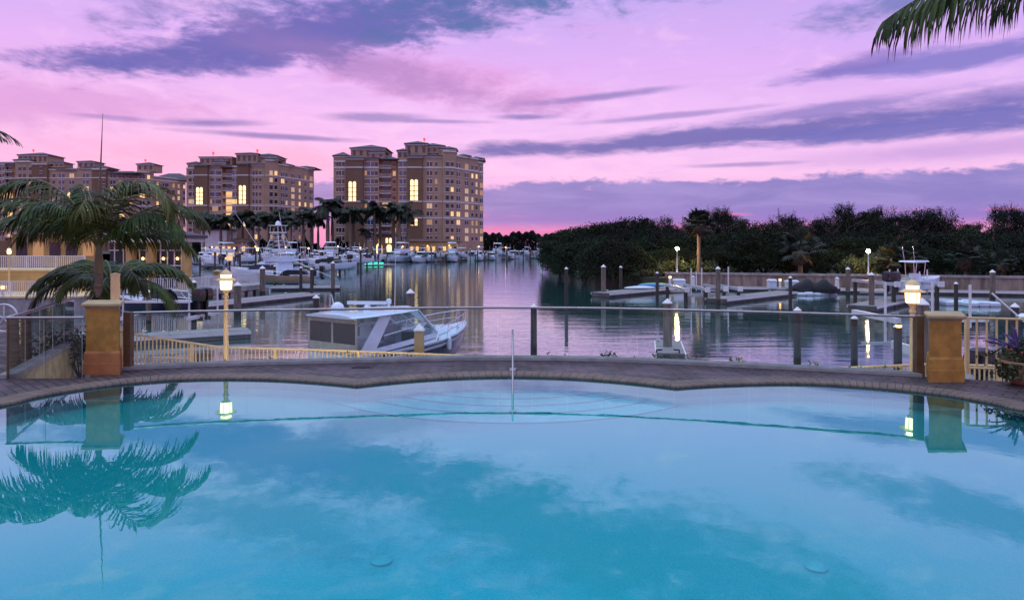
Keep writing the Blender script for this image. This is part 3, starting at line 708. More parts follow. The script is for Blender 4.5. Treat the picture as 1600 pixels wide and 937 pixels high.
def palm(label, loc, h, fronds, tr=(.15, .10), lean=(0, 0), group=None, spear=0, cs=.7, sc=1, name='palm_tree', mats=None, seed=1, **kw):
    rnd = random.Random(seed); t = thing(name, label, 'palm tree', loc, group)
    top = Vector((lean[0], lean[1], h)); mb = MB(); n = 26
    pts = [Vector((lean[0]*(i/n)**1.3, lean[1]*(i/n), h*i/n)) for i in range(n+1)]
    mb.tube(pts, [tr[0]+(tr[1]-tr[0])*i/n+(.008 if i % 2 else -.004)+(tr[0]*.4*max(0, 1-i/2)) for i in range(n+1)], 12); mb.build('trunk', M['trunk'], t, smooth=True)
    if cs:
        mb = MB(); mb.tube([top+Vector((0, 0, z)) for z in (-.05, .1, cs*.6, cs)], [tr[1]*1.05, tr[1]*1.25, tr[1]*.95, tr[1]*.55], 12); mb.build('crownshaft', M['shaft'], t, smooth=True)
    for f in fronds:
        mb = MB(); q = dict(kw); 
        if len(f) > 4: q.update(f[4])
        m_ = q.pop('mat', None)
        frond(mb, top+Vector((0, 0, cs*.9+rnd.uniform(-.06, .06))), f[0], f[1], f[2], f[3], rnd=rnd, **q)
        mb.build('frond', [m_ or M['frond'], M['rachis']], t)
    if spear:
        mb = MB(); mb.tube([top+Vector((0, 0, cs*.8)), top+Vector((.03, 0, cs+spear*.5)), top+Vector((.09, 0, cs+spear))], [.03, .02, .004], 8); mb.build('spear_leaf', M['shaft'], t)
    return t
d0 = 15.2; pz = -1.1
palm('palm with sweeping arched fronds rising behind the left stucco pillar', (X(150, d0), d0, pz), Z(424, d0)-pz,
     [(180, 66, 3.6, 146), (192, 55, 3.0, 122), (206, 42, 2.4, 108), (168, 34, 2.5, 92), (138, 74, 3.0, 142), (94, 80, 2.6, 110),
      (-16, 74, 3.1, 168, {'mat': M['frondy'], 'hang': .55, 'll': .72}), (4, 50, 2.9, 112), (-14, 40, 2.6, 104), (18, 24, 2.2, 88), (-72, 70, 2.0, 130, {'mat': M['frondy']}), (246, 62, 2.2, 128)],
     tr=(.115, .08), lean=(.06, 0), spear=2.9, cs=.62, nl=56, ll=.57, lw=.034, hang=1.0, seed=4, bend=1.9)
d1 = 16.4
palm('short dark palm crowded behind the taller palm at the left pillar', (X(176, d1), d1, -1.1), Z(478, d1)+1.1,
     [(180, 62, 2.3, 130), (195, 40, 2.1, 115), (160, 72, 2.0, 120), (130, 66, 1.9, 110), (90, 70, 1.9, 110), (50, 70, 2.0, 120), (8, 64, 2.3, 128), (-12, 42, 2.1, 115), (-40, 58, 1.9, 120), (215, 60, 2.0, 120), (250, 55, 1.7, 120), (290, 50, 1.7, 120)],
     tr=(.12, .1), cs=.4, nl=46, ll=.5, lw=.04, hang=.7, seed=9)
palm('tall coconut palm whose big frond hangs in at the upper right', (9.7, 9.2, -1), 6.72,
     [(180, 13, 4.95, 50, {'ll': .84, 'hang': 1.9, 'nl': 120}), (192, 62, 4.4, 80), (135, 40, 4.2, 80), (100, 50, 4.2, 90), (60, 50, 4.2, 90), (20, 45, 4.2, 90), (-20, 50, 4.2, 90), (-60, 45, 4, 90), (-100, 55, 4, 90)],
     tr=(.22, .14), cs=.5, nl=64, ll=.75, lw=.030, hang=1.0, seed=12)
palm('tall palm out to the left with one frond tip reaching into view', (X(-118, 19), 19, -1), Z(228, 19)+1-.4,
     [(0, 30, 2.35, 60), (40, 50, 2.4, 95), (-40, 50, 2.4, 95), (90, 60, 2.6, 100), (180, 40, 2.6, 90), (220, 50, 2.6, 90), (140, 50, 2.6, 90), (270, 55, 2.4, 95)],
     tr=(.17, .11), cs=.5, nl=44, ll=.5, lw=.035, hang=.4, seed=15)

def leafquad(mb, p, size, rnd):
    a = Vector((rnd.gauss(0, 1), rnd.gauss(0, 1), rnd.gauss(0, .7))).normalized(); b = a.orthogonal().normalized(); b = (Matrix.Rotation(rnd.random()*6.28, 3, a) @ b)
    c = a.cross(b); mb.quad(p-b*size, p+c*size*.45, p+b*size, p-c*size*.45)
# planter shrubs seen through the left glass
for k, (px, py, d, s) in enumerate(((96, 540, 17.2, .34), (112, 532, 16.6, .40), (126, 524, 16.0, .45))):
    rnd = random.Random(k); g = W(px, py, d); t = thing('shrub', ['small dark shrub low behind the left glass panel near its corner post', 'rounded leafy shrub behind the left glass between corner and pillar', 'bushy shrub just left of the terracotta-based pillar'][k], 'shrub', (g.x, g.y, -.85), 'shrubs in the left planter')
    h = g.z+.85; mb = MB()
    for i in range(420):
        p = Vector((rnd.gauss(0, s*.6), rnd.gauss(0, s*.5), h*.75+rnd.gauss(0, .2))); leafquad(mb, p, .05+.03*rnd.random(), rnd)
    mb.build('leaves', M['leafC'], t); mb = MB()
    for i in range(9): mb.tube([(0, 0, 0), (rnd.gauss(0, s*.3), rnd.gauss(0, s*.3), h*.5), (rnd.gauss(0, s*.6), rnd.gauss(0, s*.5), h*.9)], [.02, .012, .004], 5)
    mb.build('stems', M['bark'], t)
# potted flowers on the right
g = G(1592, 607, 0); t = thing('flower_pot', 'round terracotta bowl of dark foliage, purple spikes and red blooms by the right railing', 'flower pot', (g.x+.40, g.y+.36, 0)); t.scale = (.92, .92, .92)
mb = MB(); mb.lathe([(.22, 0), (.26, .03), (.34, .16), (.40, .32), (.42, .38), (.44, .39), (.44, .43), (.39, .43), (.37, .36)], n=28); mb.build('pot', M['pot'], t, smooth=True)
mb = MB(); mb.lathe([(.38, .36), (.3, .40), (.0, .41)], n=20); mb.build('soil', M['soil'], t)
rnd = random.Random(5); mb = MB()
for i in range(2300):
    a = rnd.random()*2*PI; r = abs(rnd.gauss(0, .26)); p = Vector((math.cos(a)*r, math.sin(a)*r, .46+rnd.random()*.36*(1-min(1, r/.7))))
    if rnd.random() < .22: p = Vector((-.40+rnd.gauss(0, .06), -.1+rnd.gauss(0, .15), .40-rnd.random()*.28))
    leafquad(mb, p, .028+.022*rnd.random(), rnd)
mb.build('foliage', M['leafC'], t)
mb = MB()
for i in range(26):
    a = rnd.random()*2*PI; e = .5+rnd.random()*.9; L = .3+.3*rnd.random(); d = Vector((math.cos(a)*math.cos(e), math.sin(a)*math.cos(e), math.sin(e)))
    b = Vector((math.cos(a)*.18, math.sin(a)*.18, .6)); pts = [b+d*L*s_+DOWN*.12*s_*s_ for s_ in (0, .35, .6, .8, 1)]
    mb.tube(pts, [.006, .008, .02, .018, .004], 6)
    for q in range(26):
        s_ = .45+.55*rnd.random(); leafquad(mb, b+d*L*s_+DOWN*.12*s_*s_+Vector((rnd.gauss(0, .016), rnd.gauss(0, .016), rnd.gauss(0, .016))), .018, rnd)
mb.build('flower_spikes', M['purple'], t)
mb = MB()
for i in range(14):
    mb = MB(); mb.ball((rnd.gauss(0, .25), rnd.gauss(-.15, .15), .60+rnd.gauss(0, .08)), .025, .025, .02, 7, 4); mb.build('bloom', M['red'], t)
# ---------------------------------------------------------------- apartment blocks across the marina
def on_seg(px, p0, p1):
    k = (px-800)/F; dx, dy = p1[0]-p0[0], p1[1]-p0[1]
    return (k*p0[1]-p0[0])/(dx-k*dy)
WIN = {'n': (.75, 1.5), 's': (1.05, 1.6), 'd': (1.9, 1.7), 'w': (2.4, 1.75), 't': (1.2, 1.7)}
def apartment(name, label, gz, rows, secs, roofs, arches, beacons, seed, floors_trim, scale=1.0):
    rnd = random.Random(seed); s0 = secs[0]; base = ((s0[0]-800)/F*s0[1], s0[1], gz)
    t = thing(name, label, 'apartment building', base, 'apartment blocks across the marina')
    wins = []
    for (px0, d0, px1, d1, pyt, mat, off, cols, lit) in secs:
        dm = (d0+d1)/2; p0 = Vector((X(px0, d0), d0)); p1 = Vector((X(px1, d1), d1)); u = (p1-p0).normalized(); nn = Vector((u.y, -u.x))
        p0 = p0+nn*off; p1 = p1+nn*off; zt = Z(pyt, dm); bk = -nn*(9+off)
        mb = MB(); mb.prism([tuple(p0), tuple(p1), tuple(p1+bk), tuple(p0+bk)], gz, zt)
        wl = mb.build('wall', M[mat], t, world=True)
        # cornice and belt courses
        for zz, hh, pr in [(zt-.55, .5, .35)]+[(Z(py, s0[1]), .45, .16) for py in floors_trim]:
            if zz > zt-.2 or off < -1: continue
            mb = MB(); a, b = p0+nn*.004-u*.0, p1+nn*.004; mb.prism([tuple(a), tuple(b), tuple(b+nn*pr), tuple(a+nn*pr)], zz, zz+hh); mb.build('trim_band', M['trim'], t, world=True)
        for (cx, kind) in cols:
            s = on_seg(cx, p0, p1); c = p0+(p1-p0)*s
            for ri, py in enumerate(rows):
                zc = Z(py, s0[1])
                if zc+1.0 > zt: continue
                if kind == 'b':
                    wins.append((2.6, c, u, nn, zc, 2.3, 'winlit' if rnd.random() < lit else 'winglass', 'b', p1-p0)); continue
                w_, h_ = WIN[kind]
                r = rnd.random(); m_ = ('winlit' if r < lit*.3 else 'windim' if r < lit*.65 else 'windimb') if r < lit*.85 else ('winblue' if kind == 'w' else 'winglass')
                wins.append((w_*scale, c, u, nn, zc, h_*scale, m_, kind, None))
    # recessed balconies
    for (w_, c, u, nn, zc, h_, m_, kind, seg) in [q for q in wins if q[7] == 'b']:
        mb = MB(); a, b = c-u*2.2+nn*.01, c+u*2.2+nn*.01
        mb.prism([tuple(a), tuple(b), tuple(b+nn*1.5), tuple(a+nn*1.5)], zc-1.6, zc-1.4)
        for k in range(15):
            p = a+(b-a)*((k+.5)/15)+nn*1.42; mb.obox(p.x, p.y, zc-1.4, .06, .06, .95)
        p, q = a+nn*1.38, b+nn*1.38; mb.prism([tuple(p), tuple(q), tuple(q+nn*.1), tuple(p+nn*.1)], zc-.47, zc-.37)
        mb.build('balcony', M['trim'], t, world=True)
    wins.sort(key=lambda q: -(q[0]*q[5])-(.3 if 'lit' in q[6] else 0)); rest = {}
    for i, (w_, c, u, nn, zc, h_, m_, kind, seg) in enumerate(wins):
        mb = MB()
        def pane(a0, a1, z0, z1, mi, pr, m=None):
            m = m or mb; m.c = mi; a, b = c+u*a0+nn*.003, c+u*a1+nn*.003
            m.prism([tuple(a), tuple(b), tuple(b+nn*pr), tuple(a+nn*pr)], z0, z1)
        hw, hh = w_/2, h_/2
        tgt = mb if i < 100 else rest.setdefault(m_, MB())
        if kind in 'dw':
            pane(-hw, -.09, zc-hh, zc+hh, 0, .05, tgt); pane(.09, hw, zc-hh, zc+hh, 0, .05, tgt); pane(-.09, .09, zc-hh, zc+hh, 1, .09, tgt)
        else: pane(-hw, hw, zc-hh, zc+hh, 0, .05, tgt)
        pane(-hw-.18, hw+.18, zc-hh-.22, zc-hh-.004, 1, .14, tgt); pane(-hw-.12, hw+.12, zc+hh+.004, zc+hh+.16, 1, .10, tgt)
        if i < 100: mb.build('window', [M[m_], M['trim']], t, world=True)
    for m_, b_ in rest.items(): stuff(b_.build('windows', [M[m_], M['trim']], t, world=True))
    # tall arched stair windows, lit
    for (px, d, off, py0, py1, w_) in arches:
        z0, z1 = Z(py1, d), Z(py0, d); x = X(px, d); y = d-off-.01; mb = MB()
        def arch(xa, xb, za, zb, y0, y1, rnd_top):
            prof = [(xa, za), (xb, za), (xb, zb)]
            if rnd_top: prof += [(xa+(xb-xa)*(.5+.5*math.cos(PI*k/8)), zb+(xb-xa)*.5*math.sin(PI*k/8)) for k in range(1, 8)]
            prof += [(xa, zb)]; n = len(prof)
            mb.add([(p[0], y1, p[1]) for p in prof]+[(p[0], y0, p[1]) for p in prof], [tuple(range(n)), tuple(range(n, 2*n))[::-1]]+[(k, n+k, n+(k+1) % n, (k+1) % n) for k in range(n)])
        mb.c = 1; arch(x-w_/2-.3, x+w_/2+.3, z0-.3, z1-w_/2, y-.10, y, True)
        mb.c = 0; H = z1-w_/2-z0
        for k in range(4): arch(x-w_/2, x+w_/2, z0+H*k/4+.12, z0+H*(k+1)/4-(.12 if k < 3 else 0), y-.16, y-.06, k == 3)
        mb.build('arched_window', [M['archlit'], M['wallB']], t, world=True)
    for (px0, px1, pyb, pye, pyr, d, dep, mat) in roofs:
        q = [(X(px0, d), d), (X(px1, d), d), (X(px1, d), d+dep), (X(px0, d), d+dep)]; ze, zr, zb = Z(pye, d), Z(pyr, d), Z(pyb, d)
        if zb < ze-.3:
            mb = MB(); mb.prism(q, zb, ze-.25); mb.c = 2
            wd = abs(q[1][0]-q[0][0]); k = max(2, int(wd/2.2)); zz0, zz1 = zb+(ze-zb)*.28, ze-(ze-zb)*.22
            mb.c = 1
            for j in range(k):
                xx = q[0][0]+wd*(j+.5)/k
                if ze-zb > 2.2: mb.prism([(xx-.5, d-.06), (xx+.5, d-.06), (xx+.5, d-.003), (xx-.5, d-.003)], zz0, zz1)
            mb.c = 2; mb.prism([(q[0][0]-.25, d-.3), (q[1][0]+.25, d-.3), (q[1][0]+.25, d-.002), (q[0][0]-.25, d-.002)], ze-.75, ze-.3)
            mb.build('turret', [M[mat], M['winglass'], M['trim']], t, world=True)
        mb = MB(); mb.hip(q, ze, zr, .55, .5); mb.build('roof', M['slate'], t, world=True)
    for px, py, d in beacons:
        mb = MB(); z = Z(py, d); mb.lathe([(.25, -.6), (.25, 0), (.5, .05), (.5, .6), (.2, .9)], (X(px, d), d, z), 10); mb.build('beacon', M['redglow'], t, world=True)
    return t

DA = 250.0
rowsA = [256.6, 270.5, 283.6, 296, 308.8, 321.6, 334, 347, 359.5, 372.5]
apartment('apartment_block', 'tallest tan apartment block with paired lit arched windows, nearest the open channel', .2, rowsA, [
    (521, DA, 541, DA, 251, 'wallA', .0, [(527, 'n'), (534, 'd')], .10),
    (541, DA, 568, DA, 247, 'wallB', 1.2, [], 0),
    (568, DA, 592, DA, 247, 'wallA', .0, [(571.5, 'n'), (579, 'w'), (588, 's')], .10),
    (592, DA, 609, DA, 249, 'wallO', -1.6, [(603, 'b')], .55),
    (609, DA, 622, DA, 249, 'wallO', -1.2, [(616, 's')], .30),
    (622, DA, 637, DA, 250, 'wallA', .0, [(629.5, 'w')], .05),
    (637, DA, 660, DA, 244, 'wallB', 1.2, [], 0),
    (660, DA, 691, DA, 244, 'wallA', .0, [(671, 'd'), (681.5, 'n')], .10),
    (691, DA, 711, DA+2, 236, 'wallA', 1.0, [(699, 't'), (706.5, 's')], .22),
    (711, DA+2, 724, DA+6, 243, 'wallA', .0, [(716, 'd')], .25),
    (724, DA+6, 747, DA+13, 246, 'wallA', .0, [(729, 'd'), (738, 's'), (744.5, 's')], .45),
    (747, DA+13, 757, DA+17, 253, 'wallA', -.6, [(752, 'd')], .35)],
    [(521, 546, 252, 243, 236, DA+2, 9, 'wallA'), (548, 602, 247, 231, 222.5, DA+3, 14, 'wallA'), (577, 601, 248, 237, 233, DA+.5, 6, 'wallA'),
     (596, 622, 249, 248.5, 243, DA, 9, 'wallA'), (621, 637, 250, 235, 231, DA+.3, 6, 'wallA'), (633, 668, 244, 224, 218, DA+3, 12, 'wallA'), (655, 694, 240, 227.5, 221, DA+4, 12, 'wallA'),
     (688, 712, 238, 232, 227, DA+1, 7, 'wallA'), (541, 568, 248, 246.5, 241, DA-1.2, 9, 'wallB'), (637, 660, 245, 243.5, 238, DA-1.2, 9, 'wallB'), (660, 692, 245, 243.5, 238, DA, 9, 'wallA'),
     (568, 592, 248, 247, 242, DA, 8, 'wallA'), (712, 735, 246, 243.5, 239, DA+8, 10, 'wallA'), (732, 756, 250, 247.5, 243, DA+16, 10, 'wallA')],
    [(548.5, DA, 1.2, 284, 315, 1.15), (555, DA, 1.2, 284, 315, 1.15), (644.5, DA, 1.2, 281, 314, 1.2), (651, DA, 1.2, 281, 314, 1.2), (644.5, DA, 1.2, 342, 353, 1.0), (651, DA, 1.2, 342, 353, 1.0)],
    [(663, 219, DA+9)], 3, [263, 316, 341.5])
DB = 281.0; kb = DB/DA
rowsB = [270, 281, 292.5, 303.5, 315, 326, 337, 348, 359, 370]
apartment('apartment_block', 'middle tan apartment block with two red roof beacons, left of the tallest one', .2, rowsB, [
    (291, DB, 305, DB, 262, 'wallA', .0, [(296, 'n'), (300.5, 'd')], .12),
    (305, DB, 326, DB, 258, 'wallB', 1.2, [], 0),
    (326, DB, 347, DB, 259, 'wallA', .0, [(330, 'n'), (336, 'w'), (343, 's')], .10),
    (347, DB, 363, DB, 262, 'wallO', -1.5, [(358, 'b')], .55),
    (363, DB, 372, DB, 259, 'wallA', .0, [(367.5, 'w')], .05),
    (372, DB, 390, DB, 256, 'wallB', 1.2, [], 0),
    (390, DB, 413, DB, 257, 'wallA', .0, [(398.5, 'd'), (406.5, 'n')], .10),
    (413, DB, 434, DB+3, 250, 'wallA', 1.0, [(423.5, 't'), (431, 's')], .12),
    (434, DB+3, 452, DB+10, 257, 'wallA', .0, [(441.5, 'd'), (447.5, 's')], .15),
    (452, DB+10, 481, DB+22, 260, 'wallA', .0, [(457.5, 'd'), (468, 's'), (477, 's')], .55),
    (481, DB+22, 492, DB+27, 265, 'wallA', -.6, [(486, 'd')], .45)],
    [(293, 312, 262, 255, 251, DB+2, 9, 'wallA'), (312, 362, 258, 245, 241, DB+4, 14, 'wallA'), (334, 352, 259, 252, 248, DB+.5, 6, 'wallA'), (346, 364, 262, 261, 257, DB, 8, 'wallA'),
     (369, 402, 256, 239.5, 236, DB+4, 12, 'wallA'), (396, 432, 252, 242.5, 237.5, DB+6, 12, 'wallA'), (413, 435, 251, 248, 242.5, DB+1, 7, 'wallA'), (305, 326, 259, 258, 254, DB-1.2, 9, 'wallB'),
     (372, 390, 257, 256, 251, DB-1.2, 9, 'wallB'), (390, 414, 258, 256.5, 252, DB, 9, 'wallA'), (434, 456, 259, 257.5, 254, DB+10, 10, 'wallA'), (455, 491, 263, 261.5, 257, DB+23, 10, 'wallA'), (326, 347, 260, 259, 255, DB, 8, 'wallA')],
    [(311, DB, 1.2, 293, 320, 1.2), (316.5, DB, 1.2, 293, 320, 1.2), (377.5, DB, 1.2, 290, 319, 1.2), (383.5, DB, 1.2, 290, 319, 1.2), (377.5, DB, 1.2, 345, 354, 1.0), (383.5, DB, 1.2, 345, 354, 1.0)],
    [(333, 240.5, DB+11), (402, 236.5, DB+10)], 8, [275, 322, 346], 1.05)
DC = 320.0
rowsC = [264, 274.5, 284.8, 295, 305, 315.5, 326, 336, 346, 356, 366]
apartment('apartment_block', 'long low tan apartment block at far left, half hidden by the palm', .2, rowsC, [
    (-40, DC, 8, DC, 256, 'wallA', .0, [(-30, 'd'), (-18, 'd'), (-6, 'd'), (3, 'd')], .4),
    (8, DC, 25, DC, 256, 'wallO', -1.0, [(15, 'b')], .5),
    (25, DC, 52, DC, 252, 'wallA', .6, [(31, 't'), (38, 't'), (47, 's')], .2),
    (52, DC, 76, DC, 256, 'wallB', 1.2, [(64, 's')], .1),
    (76, DC, 122, DC, 264, 'wallA', .0, [(84, 's'), (96, 'w'), (112, 'd')], .3),
    (122, DC, 146, DC, 262, 'wallA', .8, [(134, 'w')], .2),
    (146, DC, 168, DC, 264, 'wallB', 1.4, [(156, 'n'), (162, 'n')], .1),
    (168, DC, 214, DC+4, 270, 'wallA', .0, [(176, 'd'), (190, 'd'), (204, 's')], .3),
    (214, DC+4, 240, DC+8, 268, 'wallA', .5, [(222, 'd'), (232, 's')], .3),
    (240, DC+8, 284, DC+22, 277, 'wallA', .0, [(246, 's'), (257, 'd'), (261.5, 's'), (271, 's'), (279, 's')], .5),
    (284, DC+22, 291, DC+25, 283, 'wallA', -.5, [(287.5, 's')], .4)],
    [(-40, 24, 256, 255.5, 251, DC, 10, 'wallA'), (22, 46, 258, 249.5, 245, DC+1, 7, 'wallA'), (28, 74, 256, 241.5, 236, DC+5, 12, 'wallA'), (77, 99, 262, 253.5, 250, DC+1, 7, 'wallA'),
     (90, 122, 266, 265, 261, DC, 9, 'wallA'), (121, 147, 264, 252, 249, DC+1, 8, 'wallA'), (128, 168, 264, 261.5, 257, DC-1, 9, 'wallA'), (158, 214, 271, 270, 265.5, DC, 10, 'wallA'),
     (214, 240, 268, 256, 252, DC+6, 8, 'wallA'), (236, 290, 281, 278.5, 269, DC+20, 12, 'wallA')],
    [(108, DC, 0.2, 300, 322, 1.2)], [(52, 236, DC+11), (227, 251.5, DC+10)], 21, [279, 322], 1.1)

# ---------------------------------------------------------------- far land and quay
def quay(name, pts, back, zt, mat='concrete'):
    mb = MB(); mb.prism(list(pts)+list(back), SEA-1, zt); return struct(mb.build(name, M[mat]))
fl = [(-420, 236), (X(300, 236), 236), (X(560, 238), 238), (X(760, 246), 246), (X(800, 300), 300), (X(865, 420), 420)]
quay('far_shore', fl, [(120, 900), (-900, 900), (-900, 236)], -.2, 'land')
mb = MB(); 
for a, b in zip(fl[:-1], fl[1:]): mb.prism([a, b, (b[0], b[1]+.4), (a[0], a[1]+.4)], SEA-1, .05)
tag(mb.build('quay_wall', M['concrete']), 'long pale quay wall along the far side of the marina', 'wall')
# dark hedge under the royal palms
mb = MB(); rnd = random.Random(2)
for i in range(9000):
    px = 300+260*rnd.random(); d = 231+3*rnd.random(); zt = 3.2+1.0*math.sin(px*.11)+.8*math.sin(px*.37+1)
    leafquad(mb, Vector((X(px, d), d, .0+(zt)*rnd.random()**.6)), .55, rnd)
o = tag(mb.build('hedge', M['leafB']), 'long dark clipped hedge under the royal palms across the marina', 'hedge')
# little houses and canopies on the far quay
def lowhouse(name, label, px0, px1, py_e, py_r, d, dep, wall, roof, gz=-.2, win=0, cat='building'):
    t = thing(name, label, cat, (X(px0, d), d, gz)); q = [(X(px0, d), d), (X(px1, d), d), (X(px1, d), d+dep), (X(px0, d), d+dep)]
    mb = MB(); mb.prism(q, gz, Z(py_e, d)-.3); mb.build('wall', M[wall], t, world=True)
    mb = MB(); mb.hip(q, Z(py_e, d), Z(py_r, d), .8, .5); mb.build('roof', M[roof], t, world=True)
    for k in range(win):
        xx = X(px0+(px1-px0)*(k+.5)/win, d); z0 = gz+1.0; mb = MB(); mb.box(xx-.5, xx+.5, d-.06, d-.003, z0, z0+1.5); mb.build('window', M['winlit' if k % 3 != 1 else 'winglass'], t, world=True)
    return t
lowhouse('dock_house', 'small grey-blue marina house with hip roof left of the tuna tower', 314, 354, 358, 351, 226, 8, 'trim', 'slate', win=4)
lowhouse('boat_shed', 'low dark-roofed shed between marina house and royal palms', 352, 386, 377.5, 371.5, 222, 6, 'wallA', 'tileroof', win=3)
lowhouse('clubhouse_wing', 'low brown-tiled clubhouse wing along the foot of the tallest block', 622, 716, 377, 373, 236, 7, 'yellow', 'tileroof', win=11)
gh = lowhouse('gatehouse', 'small tan gatehouse with lit arches in front of the tallest block', 585, 616, 367.5, 362.5, 232, 7, 'wallA', 'slate')
for px, z0, z1, w_ in ((592.5, .0, 3.3, 2.0), (608, .0, 3.0, 1.7), (593.5, 3.7, 5.2, .8), (604.5, 3.7, 5.2, .8), (610, 3.7, 5.2, .8)):
    d = 232; mb = MB(); x = X(px, d); zc = z1-w_/2; pr = [(x-w_/2, z0-.2), (x+w_/2, z0-.2)]+[(x+w_/2*math.cos(PI*k/8), zc+w_/2*math.sin(PI*k/8)) for k in range(9)]; nq = len(pr)
    z_off = 0
    mb.add([(p[0], d-.08, p[1]+z_off) for p in pr]+[(p[0], d-.002, p[1]+z_off) for p in pr], [tuple(range(nq)), tuple(range(nq, 2*nq))[::-1]]+[(k, nq+k, nq+(k+1) % nq, (k+1) % nq) for k in range(nq)])
    mb.build('arched_window', M['archlit'], gh, world=True)
# ---------------------------------------------------------------- royal palms along the far quay
def royal(label_group, seed, h, fl_):
    rnd = random.Random(seed); t = thing('royal_palm', 'x', 'palm tree', (0, 200, 0), 'royal palms along the far quay')
    mb = MB(); mb.tube([(0, 0, h*k/6) for k in range(7)], [.42, .36, .34, .36, .34, .27, .2], 9); mb.build('trunk', M['trunk'], t, smooth=True)
    mb = MB(); mb.tube([(0, 0, h), (0, 0, h+.5), (0, 0, h+1.6)], [.22, .26, .12], 8); mb.build('crownshaft', M['shaft'], t, smooth=True)
    mb = MB()
    for k in range(15):
        frond(mb, (0, 0, h+1.4), k*360/15*1.0+rnd.uniform(-14, 14), rnd.choice((78, 55, 40, 18, 8)), fl_*rnd.uniform(.85, 1.1), rnd.uniform(70, 115), nl=34, ll=1.15, lw=.20, hang=.55, rnd=rnd, r0=.07, tri=True)
    mb.build('crown', [M['frondfar'], M['rachis']], t); return t
protos = [royal('', 31, 7.6, 3.6), royal('', 32, 8.4, 3.9), royal('', 33, 6.9, 3.4)]
used = set(); royals = []
def put_royal(px, pyt, pyb, d, k):
    z0 = -.2; H = Z(pyt, d)-z0; p = protos[k % 3]; o = p if k % 3 not in used else copy_tree(p); used.add(k % 3)
    hh = (10.4, 11.5, 9.6)[k % 3]; sc = H/hh; place(o, (X(px, d), d, z0), random.uniform(0, 6.28), sc); royals.append(o)
for k, (px, pyt, d) in enumerate(((318, 334, 226), (333, 330, 229), (345, 338, 226), (361, 336, 224), (379, 333, 229), (395, 330, 226), (404, 338, 224), (420, 333, 227), (437, 328, 230), (447, 334, 225), (455, 340, 223),
        (474, 331, 226), (487, 329, 228), (497, 334, 229), (512, 311, 224), (519, 318, 230), (547, 322, 222), (552, 324, 229), (585, 320, 227), (594, 323, 231), (615, 318, 228), (624, 321, 224), (638, 324, 226), (572, 358, 226))):
    put_royal(px, pyt, 0, d, k)
order(royals, 'royal palm on the far quay before the apartment blocks, {}')

# ---------------------------------------------------------------- trees
def tree_proto(name, cat, seed, h, r, leaf, n, size, twiggy=0, trunkr=.16, base=.18, mat='bark'):
    rnd = random.Random(seed); t = thing(name, 'x', cat, (0, 100, 0), 'trees of the mangrove wood')
    mb = MB(); tips = []
    def limb(p, d, L, rr, lev):
        q = p+d*L*.5+Vector((rnd.gauss(0, .12), rnd.gauss(0, .12), 0))*L*.5; e = q+(d+Vector((rnd.gauss(0, .3), rnd.gauss(0, .3), .1))).normalized()*L*.5
        mb.tube([p, q, e], [rr, rr*.8, rr*.6], 5 if lev else 7, False)
        if lev >= 3: tips.append(e); return
        if lev >= 2: tips.append(e)
        for k in range(3 if lev == 0 else rnd.choice((2, 3))):
            a = rnd.random()*2*PI; d2 = (d*.75+Vector((math.cos(a), math.sin(a), rnd.uniform(-.1, .5)))*.75).normalized(); limb(e, d2, L*rnd.uniform(.6, .85), rr*.6, lev+1)
    for k in range(3):
        a = 2*PI*k/3+rnd.random(); limb(Vector((rnd.gauss(0, .1), rnd.gauss(0, .1), 0)), Vector((math.cos(a)*.35, math.sin(a)*.35, 1)).normalized(), h*.36, trunkr, 0)
    mb.build('trunk', M[mat], t)
    zs = max(p.z for p in tips); rs = max(p.xy.length for p in tips)
    mb = MB(); cl = [Vector((p.x*r/rs, p.y*r/rs, p.z*h/zs*.95)) for p in tips]
    for k in range(int(len(cl)*.8)):   # skirt of low clumps
        a = rnd.random()*2*PI; rr = r*rnd.uniform(.5, 1.0); cl.append(Vector((math.cos(a)*rr, math.sin(a)*rr, h*rnd.uniform(base, .7))))
    for i in range(n):
        c = rnd.choice(cl); s = r*.17*(.6+.8*((hash((round(c.x*9), round(c.y*9))) % 100)/100)); v_ = Vector((rnd.gauss(0, 1), rnd.gauss(0, 1), rnd.gauss(0, 1))).normalized()*s*1.5*rnd.random()**.4; p = c+Vector((v_.x, v_.y, v_.z*.62))
        if p.z < .1: p.z = .1+rnd.random()*.5
        leafquad(mb, p, size*rnd.uniform(.6, 1.3), rnd)
    for c in cl[:twiggy]:              # bare twigs breaking the outline
        for q in range(3):
            d = Vector((rnd.gauss(0, .5), rnd.gauss(0, .5), 1)).normalized(); mb.tube([c, c+d*.8, c+d*1.3+Vector((rnd.gauss(0, .3), 0, 0))], [.03, .02, .008], 4, False)
            for w_ in range(10): leafquad(mb, c+d*rnd.uniform(.6, 1.4)+Vector((rnd.gauss(0, .15), rnd.gauss(0, .15), rnd.gauss(0, .15))), size*.6, rnd)
    mb.build('crown', M[leaf], t); t['h'] = h; return t
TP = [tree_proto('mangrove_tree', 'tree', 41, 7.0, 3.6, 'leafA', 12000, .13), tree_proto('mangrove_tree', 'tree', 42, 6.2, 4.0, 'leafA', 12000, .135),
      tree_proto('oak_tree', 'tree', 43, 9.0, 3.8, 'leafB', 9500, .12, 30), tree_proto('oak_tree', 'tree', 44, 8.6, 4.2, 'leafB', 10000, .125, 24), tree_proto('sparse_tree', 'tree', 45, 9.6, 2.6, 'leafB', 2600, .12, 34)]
tused = set(); woods = {'front': [], 'mid': [], 'back': []}
def put_tree(k, x, y, z, H, row, wide=1.0):
    p = TP[k]; o = p if k not in tused else copy_tree(p); tused.add(k); s = H/p['h']; place(o, (x, y, z), random.uniform(0, 6.28), (s*wide, s*wide, s)); woods[row].append(o)
